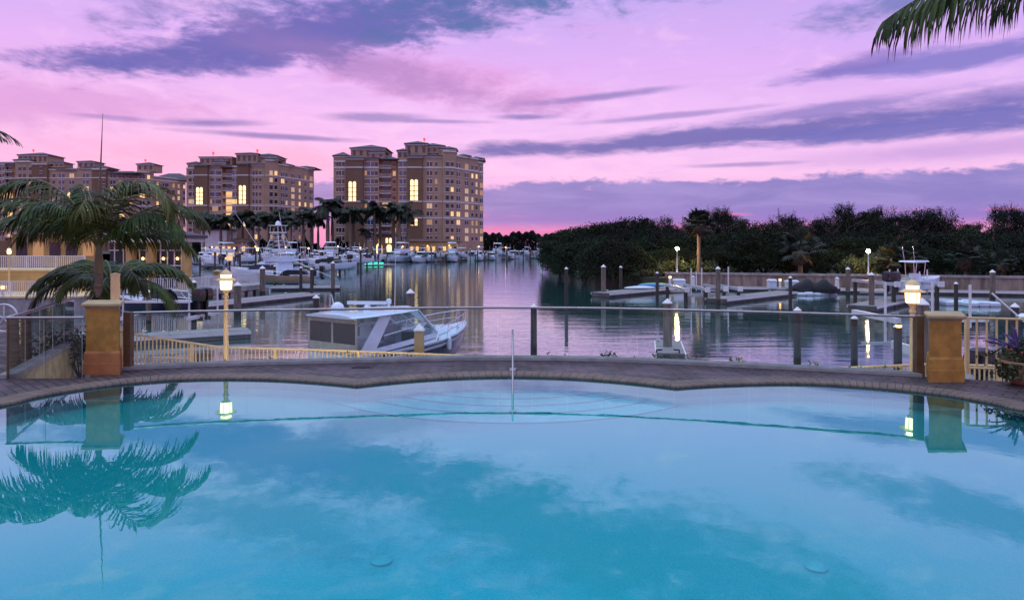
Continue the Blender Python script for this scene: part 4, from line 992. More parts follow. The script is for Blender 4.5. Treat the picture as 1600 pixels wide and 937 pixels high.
# the spit at the channel mouth, then the wood behind the seawall
shore = [(850, 424), (862, 431), (878, 438), (897, 445), (918, 449.5), (945, 452), (972, 451)]
for i, (px, py) in enumerate(shore):
    g = G(px, py, SEA); tp = (385, 372, 358, 350, 346, 352, 350, 360, 372)[i]
    H = Z(max(tp, 374-5*(i % 2)), g.y)-SEA; put_tree(i % 2, g.x+1.5, g.y+3.0, SEA, H*.92, 'front', 1.05)
sky_l = [(858, 384), (880, 368), (905, 360), (930, 348), (960, 341), (985, 338), (1012, 341), (1040, 338), (1070, 345), (1100, 342), (1130, 332), (1165, 338), (1200, 336), (1235, 341), (1270, 335), (1300, 338), (1335, 330), (1370, 334),
         (1405, 337), (1440, 332), (1475, 344), (1505, 352), (1540, 338), (1575, 330), (1605, 342), (1640, 335), (1680, 338)]
for i, (px, py) in enumerate(sky_l):
    d = 118-22*min(1, max(0, (px-850)/300)); H = Z(py+random.uniform(-8, 12), d)+1.2
    put_tree((2, 0, 3, 2, 3)[i % 5] if px > 985 else i % 2, X(px, d), d+random.uniform(-3, 3), -1.2, H, 'back', 1.0)
for i in range(26):
    px = 885+31*i; d = 104-19*min(1, max(0, (px-880)/300))+random.uniform(-2, 2); H = (Z(358+14*((i*7) % 5)/5, d)+1.2)
    put_tree((0, 3, 1, 2)[i % 4], X(px, d), d, -1.2, H, 'mid', 1.3)
for i in range(25):
    px = 1045+26.5*i; d = 83.5-10*(px-1045)/600+random.uniform(-1, 1.5); H = (Z(388+10*((i*3) % 5)/5, d)+1.2)
    put_tree((1, 0, 3)[i % 3], X(px, d), d, -1.2, max(3.2, H), 'front', 1.35)
for px, py in ((1128, 324), (1310, 320), (1385, 323), (1455, 327), (1578, 321)):
    put_tree(4, X(px, 95), 95+random.uniform(-2, 2), -1.2, Z(py, 95)+1.2, 'back')
order(woods['front'], 'dark mangrove in the front row along water and seawall, {}')
order(woods['mid'], 'dense tree in the middle row of the right-hand wood, {}')
order(woods['back'], 'skyline tree in the back row of the right-hand wood, {}')
# sabal palms in the wood
def sabal(seed, h, r):
    rnd = random.Random(seed); t = thing('cabbage_palm', 'x', 'palm tree', (0, 90, 0), 'cabbage palms in the wood')
    mb = MB(); mb.tube([(0, 0, h*k/7) for k in range(8)], [.26, .2, .19, .2, .18, .2, .2, .24], 8); mb.build('trunk', M['trunk'], t, smooth=True)
    mb = MB(); md = MB()
    for k in range(46):
        a = rnd.random()*2*PI; e = rnd.uniform(-1.0, 1.4); e = -1.0-.45*rnd.random() if e < -.62 else e; d = Vector((math.cos(a)*math.cos(e), math.sin(a)*math.cos(e), math.sin(e))); L = r*rnd.uniform(.45, .65)*(.62 if e < -.62 else 1)
        b = Vector((0, 0, h+(.45 if e < -.62 else .2))); c = b+d*L+DOWN*.12; tgt = md if e < -.62 else mb; tgt.tube([b, c], [.035, .02], 4, False)
        sd = d.cross(Vector((0, 0, 1))).normalized(); up = sd.cross(d).normalized()
        for q in range(15):
            th = (q-7)/7*1.75; dd = (d*math.cos(th)+sd*math.sin(th)+up*.2*math.cos(th)).normalized(); ln = r*rnd.uniform(.42, .55)*(1-.25*abs(th)/1.75); wv = dd.cross(up).normalized()*.10
            m1 = c+dd*ln*.6; tp = m1+(dd+DOWN*.8).normalized()*ln*.45; tgt.add([c, m1-wv, tp, m1+wv], [(0, 1, 2, 3)])
    mb.build('crown', M['frondfar'], t); md.build('dead_skirt', M['deadfrond'], t); return t
SP = [sabal(51, 5.2, 1.9), sabal(52, 2.6, 2.3)]
for k, (px, pyt, d, H, lab, dup) in enumerate(((1092, 322, 78.6, 0, 'tall cabbage palm with long bare trunk and hanging dry skirt above the wood', 0), (1251, 350, 75.6, 1, 'cabbage palm with pale rough trunk behind the seawall, mid wood', 0),
        (1392, 375, 73.2, 1, 'lamp-lit cabbage palm glowing yellow beside the right globe lamp', 1), (1425, 372, 73, 1, 'dark cabbage palm just right of the lamp-lit one', 1), (1508, 374, 71.3, 1, 'cabbage palm left of the rightmost one, behind the seawall', 1), (1566, 386, 70.2, 1, 'rightmost low cabbage palm behind the seawall', 1))):
    p = SP[H]; o = copy_tree(p) if dup or (H == 1 and k > 1) else p
    hh = (5.2+2.1, 2.6+2.5)[H]; s = (Z(pyt, d)+1.2)/hh; place(o, (X(px, d), d, -1.2), k*1.3, s, lab)
# yellow-lit shrubs near the lamps
for k, (px, py, d, s) in enumerate(((1038, 410, 80.5, 1.6), (1075, 412, 80, 1.6), (1106, 414, 79.5, 1.5), (1020, 424, 79.5, 1.2), (1330, 408, 75, 1.4), (1372, 404, 75.5, 1.5))):
    rnd = random.Random(60+k); g = W(px, py, d); t = thing('shrub', ['lamp-lit shrub below the left globe lamp, over the seawall end', 'lamp-lit shrub at the foot of the tall cabbage palm', 'lit shrub right of the tall cabbage palm trunk', 'lowest lit shrub at the left end of the seawall', 'yellow-lit wispy shrub left of the right globe lamp', 'lit shrub right beside the right globe lamp post'][k], 'shrub', (g.x, g.y, -1.2), 'lamp-lit shrubs over the seawall')
    mb = MB(); h = g.z+1.2
    cs = [Vector((rnd.gauss(0, s*.6), rnd.gauss(0, s*.5), h*rnd.uniform(.4, 1.1))) for _ in range(14)]
    for i in range(1500): c = rnd.choice(cs); leafquad(mb, c+Vector((rnd.gauss(0, .28), rnd.gauss(0, .28), rnd.gauss(0, .22)))*s*.7, .11+.07*rnd.random(), rnd)
    mb.build('leaves', M['leafC'], t); mb = MB()
    for c in cs: mb.tube([(0, 0, 0), c*.5+Vector((0, 0, .2)), c], [.05, .03, .01], 5, False)
    mb.build('stems', M['bark'], t)
# far wood that closes the channel
mb = MB(); rnd = random.Random(77)
for i in range(16000):
    px = 735+260*rnd.random(); d = 430+30*rnd.random(); top = Z(365+2.4*math.sin(px*.09)+2*math.sin(px*.23+2)+1.6*math.sin(px*.61)+(2 if px > 880 else 0), d)
    leafquad(mb, Vector((X(px, d), d, -1+(top+1)*rnd.random()**.5)), .9, rnd)
mb.prism([(X(735, 436), 436), (X(990, 436), 436), (X(990, 470), 470), (X(735, 470), 470)], SEA, 4.5)
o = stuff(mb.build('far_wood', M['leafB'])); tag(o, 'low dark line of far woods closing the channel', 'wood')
# right-hand land behind the seawall
quay('mangrove_land', [(X(858, 133), 133), g2(930, 447.5, SEA), g2(1040, 452, SEA), (X(1045, 78.2), 78.2), (X(1600, 68.2), 68.2), (110, 62)], [(420, 110), (420, 420), (60, 420), (22, 150)], -1.2, 'land')
# ---------------------------------------------------------------- seawall, docks, pilings
sw = [(X(1040, 77.5), 77.5), (X(1600, 67.3), 67.3), (62, 64.5)]
t = thing('seawall', 'long stained concrete seawall below the wood on the right', 'wall', (sw[0][0], sw[0][1], SEA))
mb = MB()
for a, b in zip(sw[:-1], sw[1:]):
    a, b = Vector(a), Vector(b); L = (b-a).length; k = int(L/2.4); u = (b-a)/k
    for i in range(k):
        p, q = a+u*i, a+u*(i+1)-u.normalized()*.03; mb.prism([tuple(p), tuple(q), (q.x, q.y+.35), (p.x, p.y+.35)], SEA-1, -.85)
M['seawall'] = mt('stained_seawall_concrete', (.24, .19, .15), .9, var=.45, scale=1.1, bump=.4, bscale=5, stretch=(1.6, 1.6, .35))
mb.build('panel', M['seawall'], t, world=True)
mb = MB()
for a, b in zip(sw[:-1], sw[1:]): mb.prism([(a[0], a[1]-.12), (b[0], b[1]-.12), (b[0], b[1]+.5), (a[0], a[1]+.5)], -.85, -.62)
mb.build('cap', M['concrete'], t, world=True)
def dock(label, a, b, wd, z=-2.05, group='floating docks', th=.42, cat='dock', name='floating_dock', cleats=True):
    a, b = Vector(a), Vector(b); u = (b-a).normalized(); nn = Vector((-u.y, u.x))*wd/2; L = (b-a).length
    t = thing(name, label, cat, ((a.x+b.x)/2, (a.y+b.y)/2, z-th), group)
    mb = MB(); mb.prism([tuple(a-nn), tuple(b-nn), tuple(b+nn), tuple(a+nn)], z-th, z-.06); mb.build('float', M['dockside'], t, world=True)
    mb = MB(); n2 = nn*1.04; k = max(1, int(L/.9))
    for i in range(k):
        p, q = a+u*(L*i/k), a+u*(L*(i+1)/k-.02); mb.prism([tuple(p-n2), tuple(q-n2), tuple(q+n2), tuple(p+n2)], z-.06, z)
    mb.build('deck', M['plank'], t, world=True)
    mb = MB()
    for s in (-1, 1):
        p, q = a+nn*s*1.05, b+nn*s*1.05; e = nn.normalized()*s*.06; mb.prism([tuple(p), tuple(q), tuple(q+e), tuple(p+e)], z-.2, z-.03)
    mb.build('rub_rail', M['white'], t, world=True)
    if cleats:
        for i in range(2):
            p = a+u*(L*(.15+.7*i))+nn*.85; mb = MB(); mb.tube([(p.x-.12, p.y, z+.10), (p.x+.12, p.y, z+.10)], .025, 6); mb.box(p.x-.03, p.x+.03, p.y-.03, p.y+.03, z, z+.1); mb.build('cleat', M['chrome'], t, world=True)
    return t
def p2(px, d): return (X(px, d), d)
def gs(px, py, z=-2.05): v = G(px, py, z); return (v.x, v.y)
dock('floating dock with kayaks on it, reaching toward the channel', gs(938, 457), gs(1066, 446.5), 2.0)
dock('floating finger dock between the two empty boat lifts', gs(1119, 466), gs(1230, 454.5), 1.9)
dock('floating finger dock beneath the lifted white fishing boat', gs(1347, 477), gs(1420, 462), 1.9)
dock('long floating walkway along the foot of the seawall', (sw[0][0]+1, sw[0][1]-1.6), (sw[2][0], sw[2][1]-1.6), 2.0, cleats=False)
dock('nearest left finger dock, low behind the glass railing', gs(196, 524), gs(388, 513), 1.5)
dock('left finger dock behind the left lantern post', gs(270, 478), gs(484, 457), 2.0)
dock('left dock in front of the tan-hulled runabout', gs(425, 447), gs(532, 446), 1.8)
dock('far-left dock running under the outrigger boat', gs(330, 434), gs(452, 428), 1.8)
dk = dock('short pale dock end carrying the thick central piling', (X(1044, 27.9), 27.4), (X(1045, 31), 31.2), 1.05, -1.98, th=.5)
for sx in (-.46, .46):
    mb = MB(); g = Vector((X(1044, 27.4)+sx, 27.45, -1.98)); mb.tube([g, g+Vector((0, 0, .12)), g+Vector((-sx*.5, 0, .14))], .035, 6); mb.build('hoop', M['black'], dk, world=True)
pil = []
def piling(label, px, pyt, d, w=.34, kind='grey', zb=SEA-.6, square=False):
    z = Z(pyt, d); t = thing('piling', label, 'piling', (X(px, d), d, zb), 'mooring pilings'); h = z-zb; r = w/2; n = 4 if square else 12
    mb = MB(); mb.lathe([(r*1.03, .0), (r*1.0, h*.5), (r*.97, h-r*1.15)], n=n); mb.build('shaft', M['wood' if kind == 'grey' else 'yellow' if kind == 'yellow' else 'woodwet'], t, smooth=not square)
    mb = MB(); mb.lathe([(r*1.02, SEA-zb-.02), (r*1.04, SEA-zb+.42), (r*1.02, SEA-zb+.5)], n=n); mb.build('tide_stain', M['algae'], t, smooth=True)
    mb = MB(); mb.lathe([(r*1.12, h-r*1.2), (r*1.12, h-r*1.0), (.01, h)], n=n); mb.build('cap', M['white'], t)
    return t
for px, pyt, d, w, k, lab in (
    (834, 474, 30.5, .29, 'dark', 'dark algae-stained piling standing alone near the middle of the glass railing'),
    (1043, 466, 29.3, .37, 'grey', 'thick grey piling rising from the pale dock end, right of centre'),
    (885, 417, 52, .27, 'dark', 'slim dark piling standing alone in the water left of the kayak dock'),
    (943, 413, 66, .46, 'grey', 'tall grey capped piling at the tip of the kayak dock'),
    (970, 415, 73, .34, 'dark', 'dark piling just behind the tip of the kayak dock'),
    (1027, 424, 60, .28, 'dark', 'thin dark piling in front of the kayaks'),
    (1122, 416, 55.5, .38, 'grey', 'grey piling at the outer end of the dock between the empty lifts'),
    (1235, 431, 51, .27, 'dark', 'thin dark piling left of the covered personal watercraft'),
    (1325, 417, 65, .40, 'grey', 'tall grey piling in front of the seawall below the right globe lamp'),
    (1362, 425, 51, .40, 'grey', 'grey piling at the end of the dock below the lifted fishing boat'),
    (1494, 440, 50, .28, 'dark', 'dark piling between the white watercraft floats'),
    (1551, 421, 62, .46, 'grey', 'tall grey piling against the seawall at far right'),
    (1246, 479, 27.5, .28, 'dark', 'dark piling whose white cap shows just above the glass top rail'),
    (1335, 492, 25.5, .24, 'dark', 'short dark piling behind the glass under the white lift arm'),
    (1403, 504, 22.5, .26, 'dark', 'short brown piling with an amber light beside the right lantern post'),
    (1441, 465, 22, .38, 'grey', 'grey piling seen between right lantern post and right pillar'),
    (1586, 473, 24, .26, 'dark', 'dark piling with white cap under the slanted pole at far right'),
    (655, 505, 21.5, .40, 'yellow', 'square lamp-lit yellow piling in front of the white cruiser'),  # its yellow lamp light is put into the shaft colour
    (641, 451, 35, .40, 'grey', 'grey piling rising behind the bow rail of the white cruiser'),
    (494, 460, 33, .30, 'dark', 'dark piling behind the aft corner of the cruiser hardtop'),
    (371, 440, 47, .48, 'grey', 'thick grey piling just right of the left lantern post'),
    (410, 415, 66, .52, 'grey', 'grey piling at the end of the railed boardwalk'),
    (487, 418, 64, .32, 'dark', 'dark piling at the outer end of the left finger dock'),
    (520, 408, 70, .40, 'grey', 'tall grey piling at the end of the runabout dock'),
    (470, 416, 74, .32, 'dark', 'dark piling beside the stern of the tan-hulled runabout'),
    (429, 414, 80, .30, 'dark', 'dark piling beside the bow of the tan-hulled runabout'),
    (303, 437, 41, .30, 'dark', 'dark lift piling behind the twin outboards on the left')):
    piling(lab, px, pyt, d, w, k, square=(k == 'yellow'))
far = []
rp = random.Random(17)
for i in range(60):
    px = 312+i*9.3+rp.uniform(-6, 6); d = rp.choice((118, 135, 150, 170, 190)) if px < 600 else rp.uniform(195, 225)
    t = piling('x', px, rp.uniform(386, 400) if d < 160 else rp.uniform(383, 396), d, .36, rp.choice(('grey', 'dark'))); t['group'] = 'far marina pilings'; far.append(t)
order(far, 'mooring piling among the distant marina boats, {}')

# ---------------------------------------------------------------- boats
def hull_mesh(mb, L, B, H, rise=.35, band=0, flare=1.0):
    """mat 0 topsides, mat 1 deck, mat 2 lower band"""
    st_ = [(0, .92, 1.0, 0), (.15, .97, 1.0, 0), (.4, 1.0, 1.02, 0), (.62, .94, 1+rise*.35, .02), (.8, .70, 1+rise*.7, .12), (.92, .36, 1+rise*.92, .30), (.98, .12, 1+rise, .52), (1.0, .02, 1+rise*1.02, .9)]
    R = []
    for x, b, h, k in st_:
        b2 = b*B/2; hz = H*h; kz = -.25*H+(hz+.1*H)*k; ch = b2*(.86-.35*(x**3)*flare); cz = kz+(.32*H)*(1 if k < .3 else .4)
        mid = (b2*.985+ch*.015 if x < .5 else b2*.9+ch*.1); mz = cz+(hz-cz)*.62
        R.append([(x*L, b2, hz), (x*L, mid, mz), (x*L, ch, cz), (x*L-.0, 0, kz), (x*L, -ch, cz), (x*L, -mid, mz), (x*L, -b2, hz)])
    o = len(mb.v); mb.v += [p for r in R for p in r]
    for i in range(len(R)-1):
        for k in range(6):
            mb.f.append((o+i*7+k, o+(i+1)*7+k, o+(i+1)*7+k+1, o+i*7+k+1)); mb.m.append(0 if k in (0, 5) else 2)
        mb.f.append((o+i*7, o+i*7+6, o+(i+1)*7+6, o+(i+1)*7)); mb.m.append(1)
    mb.f.append(tuple(o+k for k in range(6, -1, -1))); mb.m.append(0)
    return R
def outboard(t, x, y, z, s=1.0, mat='black'):
    mb = MB(); mb.loft([[(x+dx*s, y+dy*s, z+h*s) for dx, dy in ((-.55*k, -.24*k), (.02, -.24*k), (.02, .24*k), (-.55*k, .24*k))] for h, k in ((.15, .7), (.25, 1), (.75, 1.05), (.95, .9), (1.02, .5))])
    mb.box(x-.32*s, x-.08*s, y-.09*s, y+.09*s, z-.75*s, z+.16*s); mb.box(x-.55*s, x-.0*s, y-.16*s, y+.16*s, z-.45*s, z-.40*s)
    mb.loft([[(x-.45*s+a, y+b, z-.95*s) for a, b in ((-.1*s, 0), (.15*s, -.06*s), (.3*s, 0), (.15*s, .06*s))], [(x-.45*s+a, y+b, z-.7*s) for a, b in ((-.1*s, 0), (.15*s, -.08*s), (.35*s, 0), (.15*s, .08*s))]])
    return mb.build('outboard_motor', M[mat], t, smooth=True)
def cabin(mb, x0, x1, w0, w1, z0, z1, fs=.6, rs=.1, ins=.85):
    mb.loft([[(x0, -w0/2, z0), (x1, -w1/2, z0), (x1, w1/2, z0), (x0, w0/2, z0)], [(x0+rs, -w0/2*ins, z1), (x1-fs, -w1/2*ins, z1), (x1-fs, w1/2*ins, z1), (x0+rs, w0/2*ins, z1)]])
def tubes(mb, segs, r, n=6):
    for s in segs: mb.tube(s, r, n)
def boat(name, label, cat, kind, loc, rz, L, hullm='gel', group=None, cover=False, lit=False):
    t = thing(name, label, cat, loc, group, rz); B = L*.31; H = L*.115; hm = M[hullm]
    mb = MB(); hull_mesh(mb, L, B, H, .42); h = mb.build('hull', [hm, M['gel'], hm], t, smooth=True)
    mb = MB(); n = 9; pts = [(L*(.5+.49*k/n), -B/2*(.98*(1-((k/n)**2.4))), H*(1.05+.36*k/n)+.45) for k in range(n+1)]
    if kind != 'console':
        pr = pts+[(x, -y, z) for x, y, z in pts[::-1]]; mb.tube(pr, .025, 5, False)
        for p in pts[::3]: mb.tube([p, (p[0], p[1], p[2]-.5)], .018, 4); mb.tube([(p[0], -p[1], p[2]), (p[0], -p[1], p[2]-.5)], .018, 4)
        mb.build('bow_rail', M['chrome'], t)
    if kind == 'express':
        mb = MB(); cabin(mb, L*.30, L*.86, B*.86, B*.34, H*1.0, H*1.55, L*.16, .1, .72); mb.build('trunk_cabin', M['gel'], t)
        mb = MB(); cabin(mb, L*.26, L*.60, B*.86, B*.74, H*1.35, H*2.35, L*.16, .25, .84); mb.build('windshield', M['winlit' if lit else 'dkglass'], t)
        mb = MB(); mb.loft([[(L*.10, -B*.40, H*2.36), (L*.50, -B*.34, H*2.40), (L*.50, B*.34, H*2.40), (L*.10, B*.40, H*2.36)], [(L*.12, -B*.36, H*2.52), (L*.47, -B*.30, H*2.58), (L*.47, B*.30, H*2.58), (L*.12, B*.36, H*2.52)]]); mb.build('hardtop', M['gel'], t)
        mb = MB(); mb.tube([(L*.12, -B*.42, H), (L*.18, -B*.37, H*2.45), (L*.18, B*.37, H*2.45), (L*.12, B*.42, H)], .07, 6); mb.build('arch', M['gel'], t)
        mb = MB(); mb.ball((L*.25, .3, H*2.58), .28, .28, .25, 10, 4, True); mb.tube([(L*.2, -.4, H*2.5), (L*.14, -.42, H*2.5+2.2)], .018, 4); mb.build('radar_dome', M['gel'], t)
    elif kind == 'console':
        mb = MB(); cabin(mb, L*.40, L*.56, B*.32, B*.30, H*.75, H*1.75, .35, .05, .9); mb.build('console', M['gel'], t)
        zt = H+L*.23; mb = MB(); mb.loft([[(L*.28, -B*.34, zt), (L*.62, -B*.30, zt), (L*.62, B*.30, zt), (L*.28, B*.34, zt)], [(L*.30, -B*.30, zt+.10), (L*.60, -B*.26, zt+.12), (L*.60, B*.26, zt+.12), (L*.30, B*.30, zt+.10)]]); mb.build('t_top', M['gel'], t)
        mb = MB(); tubes(mb, [[(L*x, s*B*.17, H*.8), (L*(x+.01), s*B*.24, zt)] for s in (-1, 1) for x in (.36, .55)], .03); mb.tube([(L*.36, -B*.24, zt-.05), (L*.36, B*.24, zt-.05), (L*.56, B*.24, zt-.05), (L*.56, -B*.24, zt-.05), (L*.36, -B*.24, zt-.05)], .03, 5); mb.build('t_top_frame', M['chrome'], t)
        for s in (-1, 1): mb = MB(); mb.tube([(L*.34, s*B*.2, zt), (L*.30, s*B*.22, zt+1.3)], .03, 5); mb.build('antenna', M['chrome'], t)
        mb = MB(); mb.box(L*.26, L*.34, -B*.18, B*.18, H*.7, H*1.35); mb.build('leaning_post', M['canvas'], t)
        for s in (-1, 1): outboard(t, -.02, s*.36, H*.75, .95, 'black' if not cover else 'gel')
    elif kind == 'flybridge':
        mb = MB(); cabin(mb, L*.20, L*.74, B*.84, B*.52, H*1.0, H*2.1, L*.12, .1, .88); mb.build('deckhouse', M['gel'], t)
        mb = MB(); cabin(mb, L*.195, L*.70, B*.85, B*.60, H*1.42, H*1.92, L*.05, .03, .95); mb.build('window_band', M['winlit' if lit else 'dkglass'], t)
        mb = MB(); cabin(mb, L*.18, L*.58, B*.80, B*.6, H*2.11, H*2.75, -.25, .0, 1.02); mb.build('flybridge', M['gel'], t)
        mb = MB(); mb.loft([[(L*.18, -B*.36, H*3.9), (L*.46, -B*.36, H*3.95), (L*.46, B*.36, H*3.95), (L*.18, B*.36, H*3.9)], [(L*.2, -B*.3, H*4.02), (L*.44, -B*.3, H*4.1), (L*.44, B*.3, H*4.1), (L*.2, B*.3, H*4.02)]]); mb.build('bimini', M['blackc' if cover else 'gel'], t)
        mb = MB(); tubes(mb, [[(L*x, s*B*.36, H*2.7), (L*x, s*B*.33, H*3.95)] for s in (-1, 1) for x in (.20, .44)]+[[(L*.22, 0, H*4), (L*.2, 0, H*4+2.0)]], .03); mb.build('bimini_frame', M['chrome'], t)
    elif kind == 'runabout':
        mb = MB(); cabin(mb, L*.40, L*.62, B*.7, B*.5, H*1.05, H*1.6, L*.14, .15, .8); mb.build('windshield', M['dkglass'], t)
        mb = MB(); mb.loft([[(L*a, -B*.42, H*z), (L*b_, -B*.36, H*(z+.05)), (L*b_, B*.36, H*(z+.05)), (L*a, B*.42, H*z)] for a, b_, z in ((.06, .55, 1.25), (.1, .5, 1.75), (.2, .44, 1.95))]); mb.build('cover', M['blackc'], t)
        outboard(t, -.02, 0, H*.7, 1.0)
    return t
protos = {}
def proto(kind, L, hullm='gel', cover=False, lit=False, name='motor_boat'):
    k = (kind, L, hullm, cover, lit)
    if k not in protos: protos[k] = boat(name, 'x', 'boat', kind, (0, 150, 0), 0, L, hullm, 'distant marina boats', cover, lit); return protos[k]
    return copy_tree(protos[k])
NM = {'express': 'express_cruiser', 'console': 'fishing_boat', 'flybridge': 'flybridge_yacht', 'runabout': 'runabout'}
K = [('express', 11), ('console', 9), ('flybridge', 13), ('console', 8), ('express', 9.5), ('runabout', 8)]
rb = random.Random(23); fleet = {'row under the tallest block': [], 'left marina basin': []}
def put_boat(k, px, d, rz, lift, row, hm='gel', cover=False, lit=False):
    kd, L = K[k]; o = proto(kd, L, hm, cover, lit, NM[kd]); place(o, (X(px, d), d, SEA+lift), rz); o['desc'] = {'express': 'white hardtop cruiser', 'console': 'white open fishing boat', 'flybridge': 'white flybridge yacht', 'runabout': 'covered runabout'}[kd]; fleet[row].append(o)
r1, r2 = list(fleet)
for i in range(27):
    px = 608+i*9.9; d = 214+max(0, (px-700))*.42+rb.uniform(-4, 4)
    put_boat((0, 1, 4, 2, 3, 1, 0)[i % 7], px, d, -PI/2+rb.uniform(-.35, .35)+(PI if i % 4 == 1 else 0), (0, 1.4, 0, 0, 1.6, 1.2, 0)[i % 7], r1, cover=(i % 9 == 5))
for (px, py, k, rz, lift, cov, lit) in ((322, 414, 1, -1.2, 1.2, 0, 0), (338, 412, 0, -1.9, 0, 0, 0), (352, 411, 4, 2.2, 0, 0, 0), (372, 410, 2, 2.9, 0, 0, 1), (386, 416, 4, -2.6, 0, 0, 1), (402, 410, 1, 1.2, 1.3, 0, 0), (424, 409, 2, -.6, 0, 1, 0),
        (440, 413, 0, -.9, 0, 0, 0), (458, 410, 2, -1.3, 0, 0, 0), (474, 414, 1, 1.9, 1.4, 0, 0), (490, 411, 4, -1.2, 0, 0, 0), (505, 415, 5, -2.0, .8, 0, 0), (519, 411, 2, -1.4, 0, 0, 0), (532, 414, 3, -1.0, 1.5, 0, 0), (546, 411, 0, 1.8, 0, 0, 0),
        (560, 413, 1, -1.5, 1.5, 0, 0), (575, 411, 4, -1.7, 0, 0, 0), (590, 412, 3, 1.5, 1.2, 0, 0), (515, 424, 3, 2.4, 1.2, 0, 0), (545, 423, 1, 2.7, 1.5, 0, 0), (498, 428, 5, -.4, .9, 0, 0), (575, 420, 3, -1.9, 1.4, 0, 0), (345, 420, 1, 2.4, 1.0, 0, 0)):
    d = 5122/(py-YH); put_boat(k, px, d, rz, lift, r2, 'gel', bool(cov), bool(lit))
rq = random.Random(91)
for i in range(24):
    px = 306+12.2*i+rq.uniform(-4, 4); py = rq.choice((405.5, 407, 408.5, 417, 419))
    put_boat(rq.choice((0, 1, 1, 3, 4, 5, 3)), px, 5122/(py-YH), rq.choice((-1.57, 1.57, -1.3, 1.9))+rq.uniform(-.3, .3), rq.choice((0, 0, .9, 1.3)), r2, 'gel', rq.random() < .2, rq.random() < .12)
for row, fl_ in fleet.items():
    by = {}
    for o in fl_: by.setdefault(o['desc'], []).append(o); o['group'] = 'boats in the '+row
    for ds, os_ in by.items(): order(os_, ds+', '+row+', {}')
# dark quay pier below the near end of the fleet
dock('dark dock under the boats left of the gatehouse', p2(470, 145), p2(612, 165), 2.2, -1.9, th=.5)
dock('long dock in front of the boat row under the tallest block', p2(612, 206), p2(862, 286), 2.2, -1.9, th=.5)
dock('cross dock in the crowded left basin', p2(318, 150), p2(470, 172), 2.2, -1.9, th=.5)
# green underwater light under a lift
g = W(577, 411.5, 176); mb = MB(); mb.box(-3.6, 3.6, -.2, .2, -.25, .55); o = mb.build('dock_light', M['greenglow']); o.location = (g.x, g.y, SEA+.15); tag(o, 'glowing green dock light at the waterline before the gatehouse', 'light')

# the tall white sportfishing boat with tuna tower
t = boat('sportfishing_boat', 'white sportfishing boat with tuna tower and long outriggers beyond the boardwalk', 'boat', 'none', (X(478, 88), 88, SEA), PI-.38, 12.5, 'gel')
for o in kids(t):
    if o.name.startswith('bow_rail'): bpy.data.objects.remove(o)
L, B, H = 12.5, 3.9, 1.44
mb = MB(); cabin(mb, L*.26, L*.72, B*.84, B*.5, H*1.0, H*1.95, L*.18, .1, .82); mb.build('deckhouse', M['gel'], t)
mb = MB(); cabin(mb, L*.30, L*.70, B*.86, B*.52, H*1.25, H*1.7, L*.10, .05, .93); mb.build('dark_windshield', M['navy'], t)
mb = MB(); cabin(mb, L*.24, L*.46, B*.74, B*.66, H*1.96, H*2.5, -.1, 0, 1.0); mb.build('flybridge', M['gel'], t)
mb = MB(); Z0, Z1 = H*2.3, 6.6
leg = lambda sx, sy, f: (L*(.22+.24*sx)*(1-f)+L*(.33+.06*sx)*f, sy*B*(.38*(1-f)+.14*f), Z0*(1-f)+Z1*f)
for sx in (0, 1):
    for sy in (-1, 1): mb.tube([leg(sx, sy, 0), leg(sx, sy, 1)], .045, 6)
for k in range(1, 6):
    f = k/6
    for sy in (-1, 1): mb.tube([leg(0, sy, f), leg(1, sy, f)], .03, 5); mb.tube([leg(0, sy, f), leg(1, sy, f-1/6)], .025, 5)
    for sx in (0, 1): mb.tube([leg(sx, -1, f), leg(sx, 1, f)], .03, 5)
mb.build('tuna_tower', M['white'], t)
mb = MB(); mb.box(L*.30, L*.42, -.8, .8, 6.55, 6.7); mb.box(L*.29, L*.43, -.9, .9, 7.5, 7.58); tubes(mb, [[(L*x, s*.75, 6.6), (L*x, s*.75, 7.5)] for x in (.31, .41) for s in (-1, 1)], .03); mb.build('tower_top', M['white'], t)
mb = MB(); mb.ball((L*.36, 0, 7.6), .38, .38, .55, 12, 5, True); mb.build('radar_dome', M['gel'], t, smooth=True)
for s, (ex, ey, ez) in ((-1, (8.6, 3.6, 9.5)), (1, (7.4, -3.6, 9.5))):
    mb = MB(); mb.tube([(L*.34, s*-B*.42, H*1.6), (ex, ey, ez)], [.05, .02], 6); mb.build('outrigger', M['chrome'], t)
mb = MB(); mb.tube([(L*.3, -1.2, H*2.2), (-3.5, -2.0, .5)], [.03, .015], 5); mb.build('fishing_rod', M['chrome'], t)
boat('runabout', 'tan-hulled runabout on a lift under poles, beside the boardwalk', 'boat', 'runabout', (X(486, 78), 78, SEA+.75), PI+.14, 6.0, 'tan')
boat('runabout', 'white center-console boat behind the tan-hulled runabout', 'boat', 'console', (X(500, 92), 92, SEA+.7), PI+.1, 6.6, 'gel')
